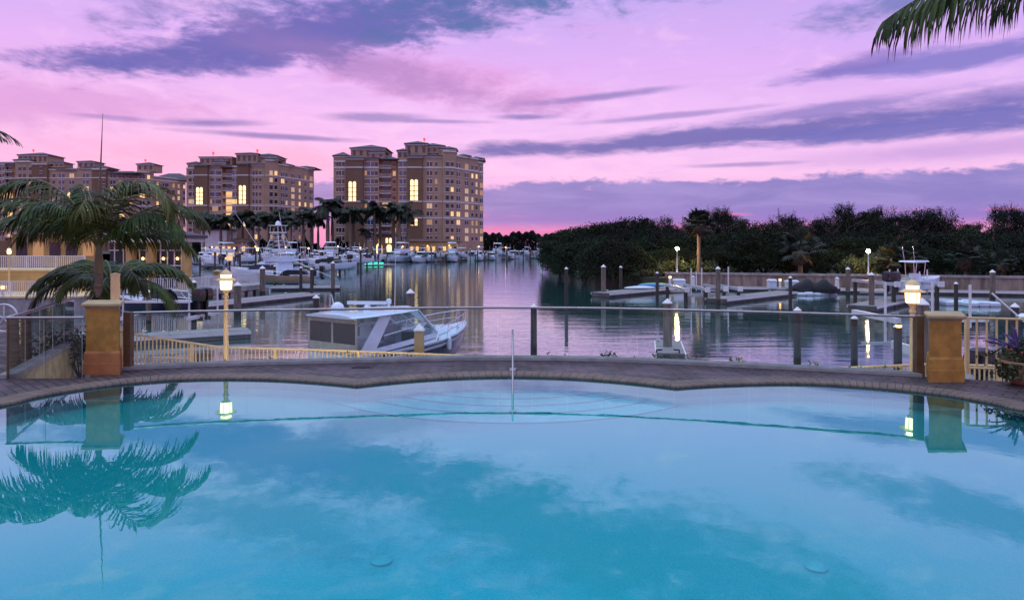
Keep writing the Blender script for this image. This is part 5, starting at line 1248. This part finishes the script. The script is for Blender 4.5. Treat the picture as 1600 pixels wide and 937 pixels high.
# navy boat with big outboards on the left lift
t = boat('fishing_boat', 'navy blue boat with black outboards raised on a lift behind the short palm', 'boat', 'none', (X(311, 41), 41, -1.72), PI-.20, 6.3, 'navy')
for o in kids(t):
    if o.name.startswith('bow_rail'): bpy.data.objects.remove(o)
outboard(t, -.02, -.28, .55, 1.0); outboard(t, -.02, .42, .55, 1.0)
mb = MB(); cabin(mb, 2.4, 3.3, 1.0, .9, .6, 1.15, .3, .1, .85); mb.build('console', M['gelgrey'], t)
mb = MB(); mb.loft([[(x, y*.8, .72+.75*math.sin(PI*k/7)) for k, y in enumerate((-1, -.75, -.4, 0, 0, .4, .75, 1))] for x in (2.0, 2.5, 3.3)], False, False)
mb.build('bimini', M['blackc'], t)
mb = MB(); tubes(mb, [[(.9+.6*k, -.95, .7), (1.5+.5*k, -.9, 1.25), (2.3+.3*k, -.8, 1.3)] for k in range(3)]+[[(.2, s*.95, .78), (5.2, s*.7, 1.02)] for s in (-1, 1)], .03); mb.build('grab_rails', M['chrome'], t)
lf = thing('boat_lift', 'boat lift cradle under the navy boat on the left', 'boat lift', (X(285, 41), 41, SEA), 'boat lifts')
for dx in (-2.6, 1.2):
    mb = MB(); mb.box(X(285, 41)+dx-.1, X(285, 41)+dx+.1, 39.2, 43.2, -1.95, -1.75); mb.build('cradle_beam', M['white'], lf, world=True)
    for y in (39.3, 43.1): mb = MB(); mb.tube([(X(285, 41)+dx, y, SEA-.5), (X(285, 41)+dx, y, -.35)], .05, 6); mb.build('guide_pole', M['white'], lf, world=True)
mb = MB(); mb.box(X(222, 41), X(318, 41), 38.9, 39.1, -.92, -.78); mb.build('top_beam', M['white'], lf, world=True)
piling('stout white-capped lift piling hidden under the navy boat', 232, 452, 40, .3, 'grey')

# ---------------------------------------------------------------- the white cruiser
th = math.radians(55); cz_ = SEA
cr = thing('cabin_cruiser', 'white hardtop cruiser with dark lower hull and beige aft canvas, moored behind the glass railing', 'boat', (-6.35, 24.0, SEA), None, th)
stn = [(0, 1.32, 1.02, 1.16, .12, -.35), (1.5, 1.40, 1.03, 1.22, .12, -.38), (3, 1.42, 1.07, 1.22, .13, -.4), (4.4, 1.34, 1.15, 1.05, .20, -.38), (5.6, 1.06, 1.25, .72, .34, -.3), (6.5, .68, 1.36, .36, .55, -.05), (7.1, .34, 1.43, .14, .85, .35), (7.45, .06, 1.47, .03, 1.30, 1.15)]
def ring(x, sb, sz, cb, czz, kz, f0, f1, n=6):
    return [(x, -(cb+(sb-cb)*(f0+(f1-f0)*k/n)**.75), czz+(sz-czz)*(f0+(f1-f0)*k/n)) for k in range(n+1)]
mb = MB()
for sgn in (1, -1):
    for f0, f1, mi in ((0, .70, 2), (.70, .75, 1), (.75, 1.0, 0)):
        R = [[(x, y*sgn, z) for x, y, z in ring(*s_, f0, f1)] for s_ in stn]; mb.c = mi; mb.loft(R, False, False)
    mb.c = 2; mb.loft([[(x, -cb*sgn, czz), (x, 0, kz)] for x, sb, sz, cb, czz, kz in stn], False, False)
mb.c = 0; mb.quad(*[(0, y, z) for y, z in ((-1.16, .12), (-1.32, 1.02), (1.32, 1.02), (1.16, .12), (0, -.35))])
mb.build('hull', [M['gel'], M['gelgrey'], M['navy']], cr, smooth=True)
mb = MB(); mb.loft([[(x, -sb*.99, sz-.005), (x, -sb*.5, sz+.05), (x, 0, sz+.09), (x, sb*.5, sz+.05), (x, sb*.99, sz-.005)] for x, sb, sz, *_ in stn[2:]], False, False)
mb.quad((0, -1.3, 1.0), (3, -1.41, 1.05), (3, 1.41, 1.05), (0, 1.3, 1.0)); mb.build('deck', M['gel'], cr, smooth=True)
mb = MB()
for s in (1, -1): mb.tube([(x+.01, s*(sb+.012), sz-.03) for x, sb, sz, *_ in stn], .035, 6)
mb.build('rub_rail', M['gelgrey'], cr, smooth=True)
mb = MB(); mb.loft([[(-.85, -1.1, z), (-.85, 1.1, z), (.02, 1.25, z), (.02, -1.25, z)] for z in (.18, .30)]); mb.build('swim_platform', M['gel'], cr)
# raised foredeck with hatch
mb = MB(); mb.loft([[(3.3, -1.05, 1.08), (5.4, -.72, 1.3), (6.3, -.3, 1.42), (6.3, .3, 1.42), (5.4, .72, 1.3), (3.3, 1.05, 1.08)], [(3.5, -.9, 1.50), (5.2, -.55, 1.50), (6.1, -.2, 1.50), (6.1, .2, 1.50), (5.2, .55, 1.50), (3.5, .9, 1.50)]]); mb.build('trunk_cabin', M['gel'], cr, smooth=True)
mb = MB(); mb.lathe([(.25, 0), (.24, .04), (.0, .06)], (5.1, 0, 1.5), 16); mb.build('hatch', M['dkglass'], cr)
# canvas aft enclosure (beige skirts with clear windows)
zc0, zc1, zt_ = 1.02, 1.32, 2.28
def panel(mb, a, b, z0, z1, th_=.02, n=(0, -1)):
    mb.prism([(a[0], a[1]), (b[0], b[1]), (b[0]+n[0]*th_, b[1]+n[1]*th_), (a[0]+n[0]*th_, a[1]+n[1]*th_)], z0, z1)
A0, A1 = (.02, -1.28), (.02, 1.28)
mb = MB(); panel(mb, A0, A1, zc0, 1.42, .02, (1, 0)); panel(mb, A0, A1, 2.14, zt_, .02, (1, 0))
for y in (-1.28, -.06, 1.2): panel(mb, (.02, y), (.02, y+.09), 1.42, 2.14, .02, (1, 0))
mb.build('aft_canvas', M['canvas'], cr)
mb = MB(); panel(mb, (.03, -1.2), (.03, 1.2), 1.42, 2.14, .006, (1, 0))
mb.build('clear_curtain', M['vinyl'], cr)
mb = MB(); cabin(mb, 1.1, 1.9, 1.9, 1.9, .9, 1.35, .1, .1, .9); mb.box(2.2, 2.5, -.95, -.35, .9, 1.9); mb.box(2.2, 2.5, .35, .95, .9, 1.85); mb.build('seats', M['gel'], cr)
mb = MB(); cabin(mb, 3.0, 3.9, 2.0, 1.7, .9, 1.55, .3, .1, .9); mb.build('helm_console', M['black'], cr)
# side wings and windshield frame
mb = MB()
for s in (-1, 1):
    y0, y1 = s*1.36, s*1.16
    mb.loft([[(.05, y0*.97, 1.02), (.75, y0*.985, 1.03), (.75, y0*.985-s*.05, 1.03), (.05, y0*.97-s*.05, 1.02)], [(1.15, y1*1.06, zt_+.04), (1.75, y1*1.05, zt_+.06), (1.75, y1*1.05-s*.05, zt_+.06), (1.15, y1*1.06-s*.05, zt_+.04)]])
    mb.loft([[(.7, y0*.985, 1.03), (4.55, s*1.02, 1.22), (4.55, s*.97, 1.22), (.7, y0*.985-s*.05, 1.03)], [(.86, y0*.985-s*.01, 1.22), (4.5, s*.98, 1.40), (4.5, s*.93, 1.40), (.86, y0*.985-s*.06, 1.22)]])
    mb.tube([(4.5, s*.98, 1.38), (3.25, s*1.08, zt_+.12)], .045, 6); mb.tube([(1.3, s*1.27, 1.62), (3.95, s*1.0, 1.85)], .025, 6); mb.tube([(3.35, s*1.17, 1.34), (3.65, s*1.05, 1.85)], .025, 5)
mb.tube([(4.5, -.98, 1.38), (5.0, -.45, 1.5), (5.1, 0, 1.52), (5.0, .45, 1.5), (4.5, .98, 1.38)], .04, 6)
mb.tube([(5.08, 0, 1.52), (3.55, 0, zt_+.14)], .04, 6)
for s in (-1, 1): mb.tube([(4.95, s*.5, 1.49), (3.45, s*.55, zt_+.13)], .03, 6)
mb.build('windshield_frame', M['gel'], cr, smooth=True)
mb = MB()
for s in (-1, 1):
    mb.quad((.90, s*1.31, 1.23), (4.46, s*.955, 1.40), (3.24, s*1.07, zt_+.1), (1.76, s*1.19, zt_+.06))
    mb.quad((4.48, s*.96, 1.40), (5.05, 0, 1.53), (3.54, 0, zt_+.13), (3.26, s*1.06, zt_+.11))
mb.build('windshield', M['boatglass'], cr)
mb = MB(); mb.loft([[(-.15, -1.22*k, z), (.6, -1.36*k, z+.01), (2.2, -1.34*k, z+.03), (3.3, -1.08*k, z+.03), (3.75, -.5*k, z+.02), (3.82, 0, z+.02), (3.75, .5*k, z+.02), (3.3, 1.08*k, z+.03), (2.2, 1.34*k, z+.03), (.6, 1.36*k, z+.01), (-.15, 1.22*k, z)] for k, z in ((.98, zt_+.03), (1.0, zt_+.055), (.975, zt_+.085), (.75, zt_+.13), (.35, zt_+.15))])
mb.build('hardtop', M['gel'], cr, smooth=True)
mb = MB(); mb.ball((.75, .55, zt_+.26), .24, .24, .24, 16, 9); mb.lathe([(.2, 0), (.17, .14)], (.75, .55, zt_+.10), 14); mb.build('satellite_dome', M['gel'], cr, smooth=True)
mb = MB(); mb.obox(1.6, -.1, zt_+.38, .16, 1.5, .12, .5); mb.lathe([(.16, 0), (.12, .15), (.08, .24)], (1.6, -.1, zt_+.15), 12); mb.build('radar', M['gel'], cr)
mb = MB(); mb.lathe([(.05, 0), (.05, .14), (.10, .15), (.10, .30), (.03, .33)], (3.0, .2, zt_+.16), 10); mb.build('searchlight', M['gel'], cr, smooth=True)
mb = MB(); mb.tube([(1.1, 1.1, zt_+.1), (.95, 1.12, zt_+.75)], [.03, .012], 6); mb.tube([(1.9, -1.2, zt_+.1), (1.95, -1.22, zt_+2.9)], [.016, .006], 5); mb.build('antenna', M['white'], cr)
mb = MB()
for s in (-1, 1):
    pts = [(4.0, s*1.36, 1.14), (4.3, s*1.30, 1.62), (5.6, s*1.0, 1.80), (6.6, s*.6, 1.93), (7.25, s*.22, 2.0), (7.45, 0, 2.01)]; mb.tube(pts, .02, 7)
    for x, y, z, b in ((5.0, 1.17, 1.71, 1.20), (5.9, .92, 1.83, 1.29), (6.7, .55, 1.94, 1.38), (7.2, .25, 1.99, 1.44)): mb.tube([(x-.12, s*y*1.0, b), (x, s*y*.98, z)], .015, 6)
    mb.tube([(5.0, s*1.19, 1.46), (5.9, s*.94, 1.56), (6.7, s*.57, 1.66), (7.3, s*.2, 1.7)], .012, 6)
mb.build('bow_rail', M['chrome'], cr, smooth=True)
mb = MB(); mb.tube([(-.7, -1.0, .3), (-.75, -1.0, .95), (-.45, -1.1, 1.12), (0, -1.25, 1.2)], .02, 6); mb.tube([(-.7, 1.0, .3), (-.75, 1.0, .95), (-.45, 1.1, 1.12), (0, 1.25, 1.2)], .02, 6); mb.build('stern_rail', M['chrome'], cr)

for k, (x, zz) in enumerate(((1.2, .55), (3.1, .60), (4.9, .75))):
    yb = (-1.37, -1.38, -1.24)[k]; mb = MB(); mb.lathe([(.03, -.02), (.10, .06), (.11, .42), (.10, .50), (.03, .56)], (x, yb, zz-.1), 10); mb.build('fender', M['gel' if k else 'navy'], cr, smooth=True)
for x, y, z in ((6.2, -.62, 1.36), (6.2, .62, 1.36), (4.2, -1.28, 1.16)):
    mb = MB(); mb.tube([(x-.12, y, z+.06), (x+.12, y, z+.06)], .018, 6); mb.box(x-.03, x+.03, y-.02, y+.02, z-.03, z+.06); mb.build('cleat', M['chrome'], cr)
mb = MB(); mb.loft([[(x, -(sb+.004)*f, z) for z, f in ((sz-.16, .985), (sz-.10, .992))] for x, sb, sz, *_ in stn[1:7]], False, False); mb.build('stripe', M['navy'], cr)

dl = []
for k, (px, py, d) in enumerate(((331, 392, 200), (366, 394, 160), (399, 391, 205), (446, 392, 190), (482, 394, 175), (528, 391, 205), (563, 393, 190), (629, 391, 215), (668, 390, 222), (702, 389, 228), (748, 391, 228), (790, 392, 245))):
    zt = Z(py-5, d); t = thing('dock_lamp', 'x', 'lamp', (X(px, d), d, SEA), 'small lamps among the far docks'); h = zt-SEA
    mb = MB(); mb.tube([(0, 0, 0), (0, 0, h)], .08, 6); mb.build('post', M['white'], t); mb = MB(); mb.ball((0, 0, h+.16), .2, .2, .22, 8, 5); mb.build('globe', M['amber'], t); dl.append(t)
order(dl, 'small warm dock lamp among the far marina boats, {}')
# ---------------------------------------------------------------- right bank: lamps, lifts, boxes, craft
def globe(label, px, pyt, d, zb):
    z = Z(pyt, d)-.18; t = thing('street_lamp', label, 'street lamp', (X(px, d), d, zb), 'globe lamps on the seawall'); h = z-zb
    mb = MB(); mb.lathe([(.13, 0), (.10, .2), (.07, .3), (.055, h-.25), (.09, h-.2), (.09, h-.16)], n=10); mb.build('post', M['white'], t, smooth=True)
    mb = MB(); mb.ball((0, 0, h+.02), .19, .19, .19, 14, 8); mb.build('globe', M['globeglow'], t, smooth=True)
    mb = MB(); mb.lathe([(.2, h+.17), (.12, h+.24), (.01, h+.27)], n=12); mb.build('cap', M['white'], t)
globe('left globe lamp on a white post, glowing over the lit shrubs', 1058, 386, 77.7, -.62)
globe('right globe lamp on a white post beside the lit cabbage palm', 1357, 390, 71.9, -.62)
def bollard(label, px, py, d, zb, h, r=.09, name='bollard_light'):
    t = thing(name, label, 'light', (X(px, d), d, zb), 'amber dock lights'); mb = MB(); mb.lathe([(r*1.3, 0), (r, .06), (r, h-.24)], n=10); mb.build('post', M['white'], t)
    mb = MB(); mb.lathe([(r*.9, h-.239), (r*.9, h-.06)], n=10); mb.build('lamp_glass', M['amber'], t)
    mb = MB(); mb.lathe([(r*1.5, h-.059), (r*1.4, h-.02), (.02, h)], n=10); mb.build('cap', M['white'], t)
dz = lambda py, d: Z(py, d)
bollard('amber bollard light at the left end of the seawall above the kayak dock', 1047, 437, 74.5, -2.05, 1.15, .14)
bollard('amber bollard light at the foot of the seawall between two white dock boxes', 1219, 441, 72.4, -2.05, .95, .12)
bollard('amber light under the stern of the lifted fishing boat', 1441, 452, 67.2, -2.05, .9, .12)
def capped_light(label, px, py, d, zt):
    t = thing('piling_light', label, 'light', (X(px, d), d-.2, zt), 'amber dock lights'); mb = MB(); mb.box(-.05, .05, 0, .08, -.16, -.02); mb.build('bracket', M['black'], t)
    mb = MB(); mb.lathe([(.075, -.13), (.10, -.05)], n=10); mb.build('lamp_glass', M['amber'], t); mb = MB(); mb.lathe([(.14, -.048), (.02, .01)], n=12); mb.build('hood', M['black'], t)
capped_light('small amber light hooded on the short brown piling near the right lantern', 1399, 505, 22.5, Z(504, 22.5))
capped_light('small amber light on the dark hull lift piling at left', 217, 441, 40, Z(440, 40))
def pedestal(label, px, d):
    t = thing('power_pedestal', label, 'power pedestal', (X(px, d), d, -2.05), 'dock power pedestals'); mb = MB(); mb.loft([[(-a, -a, z), (a, -a, z), (a, a, z), (-a, a, z)] for a, z in ((.17, 0), (.14, .8), (.12, .98))]); mb.build('body', M['white'], t)
    mb = MB(); mb.loft([[(-a, -a, z), (a, -a, z), (a, a, z), (-a, a, z)] for a, z in ((.17, .985), (.16, 1.08), (.03, 1.2))]); mb.build('cap', M['gel'], t)
pedestal('white power pedestal on the walkway right of the left empty lift', 1083, 74.0); pedestal('white cone-topped pedestal on the walkway left of the tall seawall piling', 1308, 70.6)
def dbox(label, px, w_, d, h=.8):
    t = thing('dock_box', label, 'dock box', (X(px, d), d, -2.05), 'white dock boxes'); mb = MB(); mb.loft([[(-a, -.35, z), (a, -.35, z), (a, .35, z), (-a, .35, z)] for a, z in ((w_*.46, 0), (w_*.5, h*.75))]); mb.build('body', M['gel'], t)
    mb = MB(); mb.loft([[(-a, -b, z), (a, -b, z), (a, b, z), (-a, b, z)] for a, b, z in ((w_*.54, .4, h*.755), (w_*.53, .39, h*.84), (w_*.40, .25, h))]); mb.build('lid', M['gel'], t)
dbox('white dock box at the left end of the seawall beside the amber bollard', 1061, 1.25, 74.2, .85); dbox('tall white dock box left of the middle amber bollard', 1206, .8, 71.6, .95); dbox('wide white dock box right of the middle amber bollard', 1237, 1.2, 71.4, .85)
for k, (px, py, c, lab) in enumerate(((1000, 446, 'gel', 'white kayak lying at the left of the kayak dock'), (1017, 443.5, 'kayakb', 'blue kayak lying upside down on the kayak dock'), (1022, 442, 'kayakg', 'green kayak stacked beside the blue one on the dock'))):
    d = (69, 70.5, 71.2)[k]; L = 3.4; mb = MB()
    mb.loft([[(x*L/2, y*w_*.36, z*w_*.2+.16) for y, z in ((-1, 0), (-.6, .8), (0, 1), (.6, .8), (1, 0), (.5, -.7), (-.5, -.7))] for x, w_ in ((-1, .04), (-.8, .5), (-.4, .9), (0, 1), (.4, .9), (.8, .5), (1, .04))])
    o = mb.build('kayak', M[c], smooth=True); o.location = (X(px, d), d, -2.03+.10*k); o.rotation_euler = (0, 0, .15); tag(o, lab, 'kayak', 'kayaks on the dock')
def lift(label, x0, x1, y0, y1, zt, poles, cradle=-1.9, posts=True):
    t = thing('boat_lift', label, 'boat lift', ((x0+x1)/2, (y0+y1)/2, SEA), 'boat lifts')
    if posts:
        for x in (x0, x1):
            for y in (y0, y1): mb = MB(); mb.tube([(x, y, SEA-.6), (x, y, zt-.14)], .16, 8); mb.build('piling', M['woodwet'], t, world=True)
    for x in (x0, x1):
        mb = MB(); mb.box(x-.12, x+.12, y0-.4, y1+.4, zt-.14, zt+.10); mb.build('top_beam', M['gelgrey'], t, world=True)
        mb = MB(); mb.box(x-.2, x+.2, y0-.65, y0-.41, zt-.2, zt+.22); mb.build('motor', M['white'], t, world=True)
    for y in (y0+.5, y1-.5): mb = MB(); mb.box(x0+.17, x1-.17, y-.1, y+.1, cradle-.18, cradle); mb.build('cradle_beam', M['gelgrey'], t, world=True)
    for (px, pyt, d) in poles: mb = MB(); mb.tube([(X(px, d), d, cradle-.1), (X(px, d), d, Z(pyt, d))], .055, 7); mb.build('guide_pole', M['white'], t, world=True)
    return t
lift('empty boat lift with white guide poles left of the central finger dock', X(1067, 60), X(1098, 60), 59, 66, Z(450, 61), [(1080, 419, 61), (1096.5, 418, 62), (1088, 424, 66)])
lift('empty boat lift with guide poles behind the central finger dock piling', X(1126, 62), X(1148, 62), 61, 67, Z(450, 62), [(1121.5, 420, 62), (1138, 416.5, 63)])
lift('boat lift holding the white fishing boat with its t-top', X(1391, 54), X(1458, 54), 53.5, 59.5, Z(442, 55), [(1390, 421, 57), (1403, 420, 59), (1437, 424, 56), (1449, 421, 57)], -1.55)
boat('fishing_boat', 'white open fishing boat with t-top raised on the lift before the seawall', 'boat', 'console', (X(1396, 55), 55, SEA+1.25), .52, 6.6, 'gel')
for k, (px, d) in enumerate(((1258, 67.5), (1284, 66.9))):
    t = thing('personal_watercraft', ('left' if k == 0 else 'right')+' watercraft under a black cover on a white float by the seawall', 'watercraft', (X(px, d), d, -2.25), 'covered personal watercraft', -.5)
    mb = MB(); mb.loft([[(x, y*w_, z) for y in (1,)] if 0 else [(x, w_*y, .1+h*z) for y, z in ((-1, 0), (-.95, .5), (-.55, .85), (0, 1), (.55, .85), (.95, .5), (1, 0))] for x, w_, h in ((-1.3, .40, .45), (-.9, .55, .75), (-.3, .58, .98), (.1, .52, 1.28), (.45, .52, 1.22), (.9, .42, .75), (1.4, .14, .5))]); mb.build('cover', M['blackc'], t, smooth=True)
    mb = MB(); mb.loft([[(-1.4, -.5, .02), (1.0, -.5, .02), (1.6, 0, .12), (1.0, .5, .02), (-1.4, .5, .02)], [(-1.4, -.6, .35), (1.0, -.58, .4), (1.7, 0, .5), (1.0, .58, .4), (-1.4, .6, .35)]]); mb.build('hull', M['black'], t)
def jetfloat(label, px0, px1, d, hgt=.38):
    x0, x1 = X(px0, d), X(px1, d); t = thing('floating_platform', label, 'float', ((x0+x1)/2, d, SEA), 'white watercraft floats'); n = max(2, int((x1-x0)/.75))
    for k in range(n):
        a, b = x0+(x1-x0)*k/n+.02, x0+(x1-x0)*(k+1)/n-.02; mb = MB(); mb.loft([[(a+o, d-1.2+o, z), (b-o, d-1.2+o, z), (b-o, d+1.2-o, z), (a+o, d+1.2-o, z)] for o, z in ((.1, SEA-.1), (0, SEA+.08), (0, SEA+hgt-.1+.05*(k % 2)), (.12, SEA+hgt+.06*(k % 2)))]); mb.build('block', M['gel'], t, world=True)
jetfloat('white float under the two covered watercraft', 1240, 1300, 67.6, .30); jetfloat('white block float left of the dark right-hand piling', 1464, 1492, 56.5); jetfloat('wide white block float right of the dark piling, far right', 1498, 1548, 55.5)
# near lift with the white arm, behind the glass on the right
t = thing('boat_lift', 'near boat lift with a slanting white beam and poles behind the glass at right', 'boat lift', (X(1385, 30), 30, SEA), 'boat lifts')
def beam(a, b, w_, h, nm, m='white'):
    a, b = Vector(a), Vector(b); u = (b-a).normalized(); n = Vector((-u.y, u.x, 0)).normalized()*w_/2; mb = MB(); mb.loft([[p-n+Vector((0, 0, -h/2)), p+n+Vector((0, 0, -h/2)), p+n+Vector((0, 0, h/2)), p-n+Vector((0, 0, h/2))] for p in (a, b)]); mb.build(nm, M[m], t, world=True)
beam(W(1334, 487, 36), W(1404, 501.5, 30), .22, .24, 'top_beam'); beam(W(1346, 536, 28), W(1396, 536, 27.4), .10, .10, 'cradle_beam', 'gelgrey'); beam(W(1395, 538, 25.5), W(1443, 552, 24), .16, .30, 'bunk'); beam(W(1396, 553, 24.8), W(1436, 558, 24), .10, .14, 'cradle_beam', 'gelgrey')
for px, d, pt, pb in ((1383.5, 31, 441, 536), (1457, 33, 441, 492), (1516, 30, 445, 512)): mb = MB(); mb.tube([W(px, pt, d), W(px, pb, d)], .055, 8); mb.build('guide_pole', M['white'], t, world=True)
mb = MB(); mb.box(X(1506, 29)-.5, X(1538, 29), 28.7, 29.0, Z(502, 29), Z(496, 29)); mb.build('top_beam', M['white'], t, world=True)
b_ = boat('fishing_boat', 'white boat at the right edge seen through the white picket railing', 'boat', 'console', (X(1556, 20.5), 20.5, SEA+.15), .35, 7.0, 'gel')
mb = MB(); mb.tube([W(1550, 458, 20.5)-b_.location, W(1612, 512, 20.0)-b_.location], .03, 6); b2 = mb.build('antenna', M['white'], b_)
b2.rotation_euler = (0, 0, -.35)
# ---------------------------------------------------------------- left bank: terraces, clubhouse, pavilion, boardwalk
def terrace(name, label, x0, x1, y0, y1, z0, z1, mat): 
    mb = MB(); mb.box(x0, x1, y0, y1, z0, z1-.12); t = thing(name, label, 'terrace', ((x0+x1)/2, y0, z0)); mb.build('wall', M[mat], t, world=True)
    mb = MB(); mb.box(x0, x1+.08, y0-.08, y1, z1-.12, z1); mb.build('coping', M['cream'], t, world=True); return t
dT, dU = 50.0, 56.0
zl, zu = Z(463, dT), Z(421, dU)
terrace('lower_terrace', 'lower yellow terrace by the water at far left', X(-190, dT), X(118, dT), dT, dU-.01, SEA-.6, zl, 'concrete')
ut = terrace('upper_terrace', 'upper terrace with lamp-lit yellow retaining wall at far left', X(-190, dU), X(132, dU), dU, 60, zl-1, zu, 'yellow')
picket_rail('picket_railing', 'white picket railing along the lower left terrace', [(X(-190, dT), dT+.2, zl+1.08), (X(0, dT), dT+.2, zl+1.08), (X(115, dT), dT+.2, zl+1.08)], 1.05, .16, .02, M['white'], 2.4)
picket_rail('picket_railing', 'white picket railing along the upper left terrace', [(X(-190, dU), dU+.2, zu+1.1), (X(0, dU), dU+.2, zu+1.1), (X(130, dU), dU+.2, zu+1.1)], 1.07, .16, .02, M['white'], 2.4)
lantern('cream lantern post on the upper left terrace, partly behind palm fronds', 14, 386, 55.6, zl, 0, .95)
lantern('cream lantern far off beside the sportfishing boat tower', 402, 385, 92, -1.5, 0, 1.0)
t = thing('clubhouse', 'yellow clubhouse with flat eaves behind the palm at far left', 'building', (X(60, 64), 64, zu))
mb = MB(); mb.prism([p2(18, 64), p2(150, 64), p2(157, 67), p2(25, 67)], zu, Z(366, 64)); mb.build('wall', M['yellow'], t, world=True)
mb = MB(); mb.prism([p2(-160, 66.5), p2(18, 66.5), p2(18, 74), p2(-160, 74)], zu, Z(376, 66)); mb.build('side_wing', M['wallB'], t, world=True)
mb = MB(); mb.prism([p2(12, 63.3), p2(156, 63.3), p2(168, 68), p2(24, 68)], Z(366, 64)+.01, Z(361, 64)); mb.build('eave', M['trim'], t, world=True)
mb = MB(); mb.hip([p2(12, 63.3), p2(156, 63.3), p2(168, 68), p2(24, 68)], Z(361, 64)+.26, Z(350, 64), .3); mb.build('roof', M['tileroof'], t, world=True)
for px in (34, 60, 86, 112, 138):
    mb = MB(); x = X(px, 64); mb.box(x-.5, x+.5, 63.94, 63.997, zu+1.0, zu+2.3); mb.build('window', M['windim' if px % 3 == 0 else 'winglass'], t, world=True)
for k, (px, py, d, z) in enumerate(((4, 456, 49.6, zl), (96, 457, 49.6, zl), (60, 440, 55.6, zl))):
    bollard(['small amber light low on the lower terrace at the left edge', 'small amber light at the right end of the lower terrace', 'small amber light against the yellow terrace wall'][k], px, py, d+.4, z, .8, .12)
t = thing('glass_pavilion', 'glass-walled pavilion with yellow columns and white roof edge above the boardwalk', 'pavilion', (X(260, 62), 62, -1.3))
dP = 62.0; zp = Z(441, dP)
for px in (205, 237, 292):
    mb = MB(); x = X(px, dP); mb.box(x-.32, x+.32, dP-.35, dP+.3, zp-.5, Z(378, dP)); mb.build('column', M['yellow'], t, world=True)
mb = MB(); mb.box(X(168, dP), X(288, dP), dP+.35, dP+1.5, zp-.5, Z(380, dP)); mb.build('glass_wall', M['pavglass'], t, world=True)
mb = MB()
for px in (176, 190, 215, 226, 248, 259, 270, 281): x = X(px, dP); mb.box(x-.05, x+.05, dP+.27, dP+.345, zp-.4, Z(380, dP)-.02)
mb.build('mullions', M['white'], t, world=True)
mb = MB()
for py in (391, 415, 430): z = Z(py, dP); mb.box(X(168, dP), X(300, dP), dP+.20, dP+.265, z-.05, z+.05)
mb.build('transoms', M['white'], t, world=True)
mb = MB(); mb.box(X(160, dP), X(304, dP), dP-1.2, dP+2.0, Z(378, dP), Z(372, dP)); mb.build('roof_edge', M['trim'], t, world=True)
mb = MB(); mb.hip([(X(160, dP), dP-1.2), (X(304, dP), dP-1.2), (X(304, dP), dP+2.0), (X(160, dP), dP+2.0)], Z(372, dP)+.26, Z(360, dP), .2); mb.build('roof', M['slate'], t, world=True)
for px in (222, 254, 276):
    mb = MB(); mb.ball((X(px, dP), dP+.12, Z(404, dP)), .13, .08, .13, 8, 5); mb.build('wall_light', M['amber'], t, world=True)
# boardwalk with its railing
bw = thing('boardwalk', 'raised concrete boardwalk with white railing leading out to the marina', 'boardwalk', (X(330, 64), 64, SEA))
q = [(X(118, 53), 53), (X(300, 57), 57), (X(413, 68), 68), (X(412, 73), 73), (X(290, 63), 63), (X(110, 62), 62)]
zb = -1.45
mb = MB(); mb.prism(q, zb-.45, zb); mb.build('deck', M['concrete'], bw, world=True)
mb = MB(); mb.prism([(x, y+1.2) for x, y in q[:3]]+[(x, y-.5) for x, y in q[3:]], SEA-.5, zb-.46); mb.build('pier_wall', M['dockside'], bw, world=True)
for i in range(9):
    a, b = Vector(q[1]), Vector(q[2]); p = a.lerp(b, i/8); mb = MB(); mb.obox(p.x, p.y+.25, SEA-.5, .45, .45, .58+.44, .6); mb.build('pier', M['concrete'], bw, world=True)
picket_rail('picket_railing', 'white picket railing along the boardwalk left of the sportfishing boat', [(X(206, 55)-.0, 55, zb+1.12), (X(300, 57.2), 57.2, zb+1.12), (X(412, 68.2), 68.2, zb+1.12)], 1.08, .16, .02, M['white'], 2.2)
for px, d, z_, lab in ((281, 57.6, zb, 'yellow railing pier at the bend of the boardwalk'), (336, 66, zb, 'yellow pier with cap on the far side of the boardwalk')):
    t = thing('railing_pier', lab, 'pier', (X(px, d), d+.5, z_), 'yellow boardwalk piers'); mb = MB(); mb.obox(0, 0, 0, .5, .5, 1.25); mb.build('shaft', M['yellow'], t); mb = MB(); mb.loft([[(sx*a, sy*a, z) for sx, sy in ((-1, -1), (1, -1), (1, 1), (-1, 1))] for a, z in ((.32, 1.253), (.32, 1.36), (.05, 1.5))]); mb.build('cap', M['cap'], t)
bollard('small amber light on the boardwalk beside the navy boat', 290, 438, 59.5, zb, .9, .12)
# spoked frame at the left edge
t = thing('hose_reel', 'white spoked wheel frame standing on the deck at the left edge', 'reel', (X(6, 18), 18, -.0)); mb = MB()
R_ = .36; mb.tube([(R_*math.cos(2*PI*k/24), 0, .42+R_*math.sin(2*PI*k/24)) for k in range(25)], .025, 6)
mb.build('rim', M['white'], t); mb = MB()
for k in range(5): a = 2*PI*k/5+.3; mb.tube([(0, 0, .42), (R_*math.cos(a), 0, .42+R_*math.sin(a))], .018, 5)
mb.tube([(-.3, .02, 0), (0, .02, .42), (.3, .02, 0)], .02, 5); mb.build('spokes', M['white'], t)
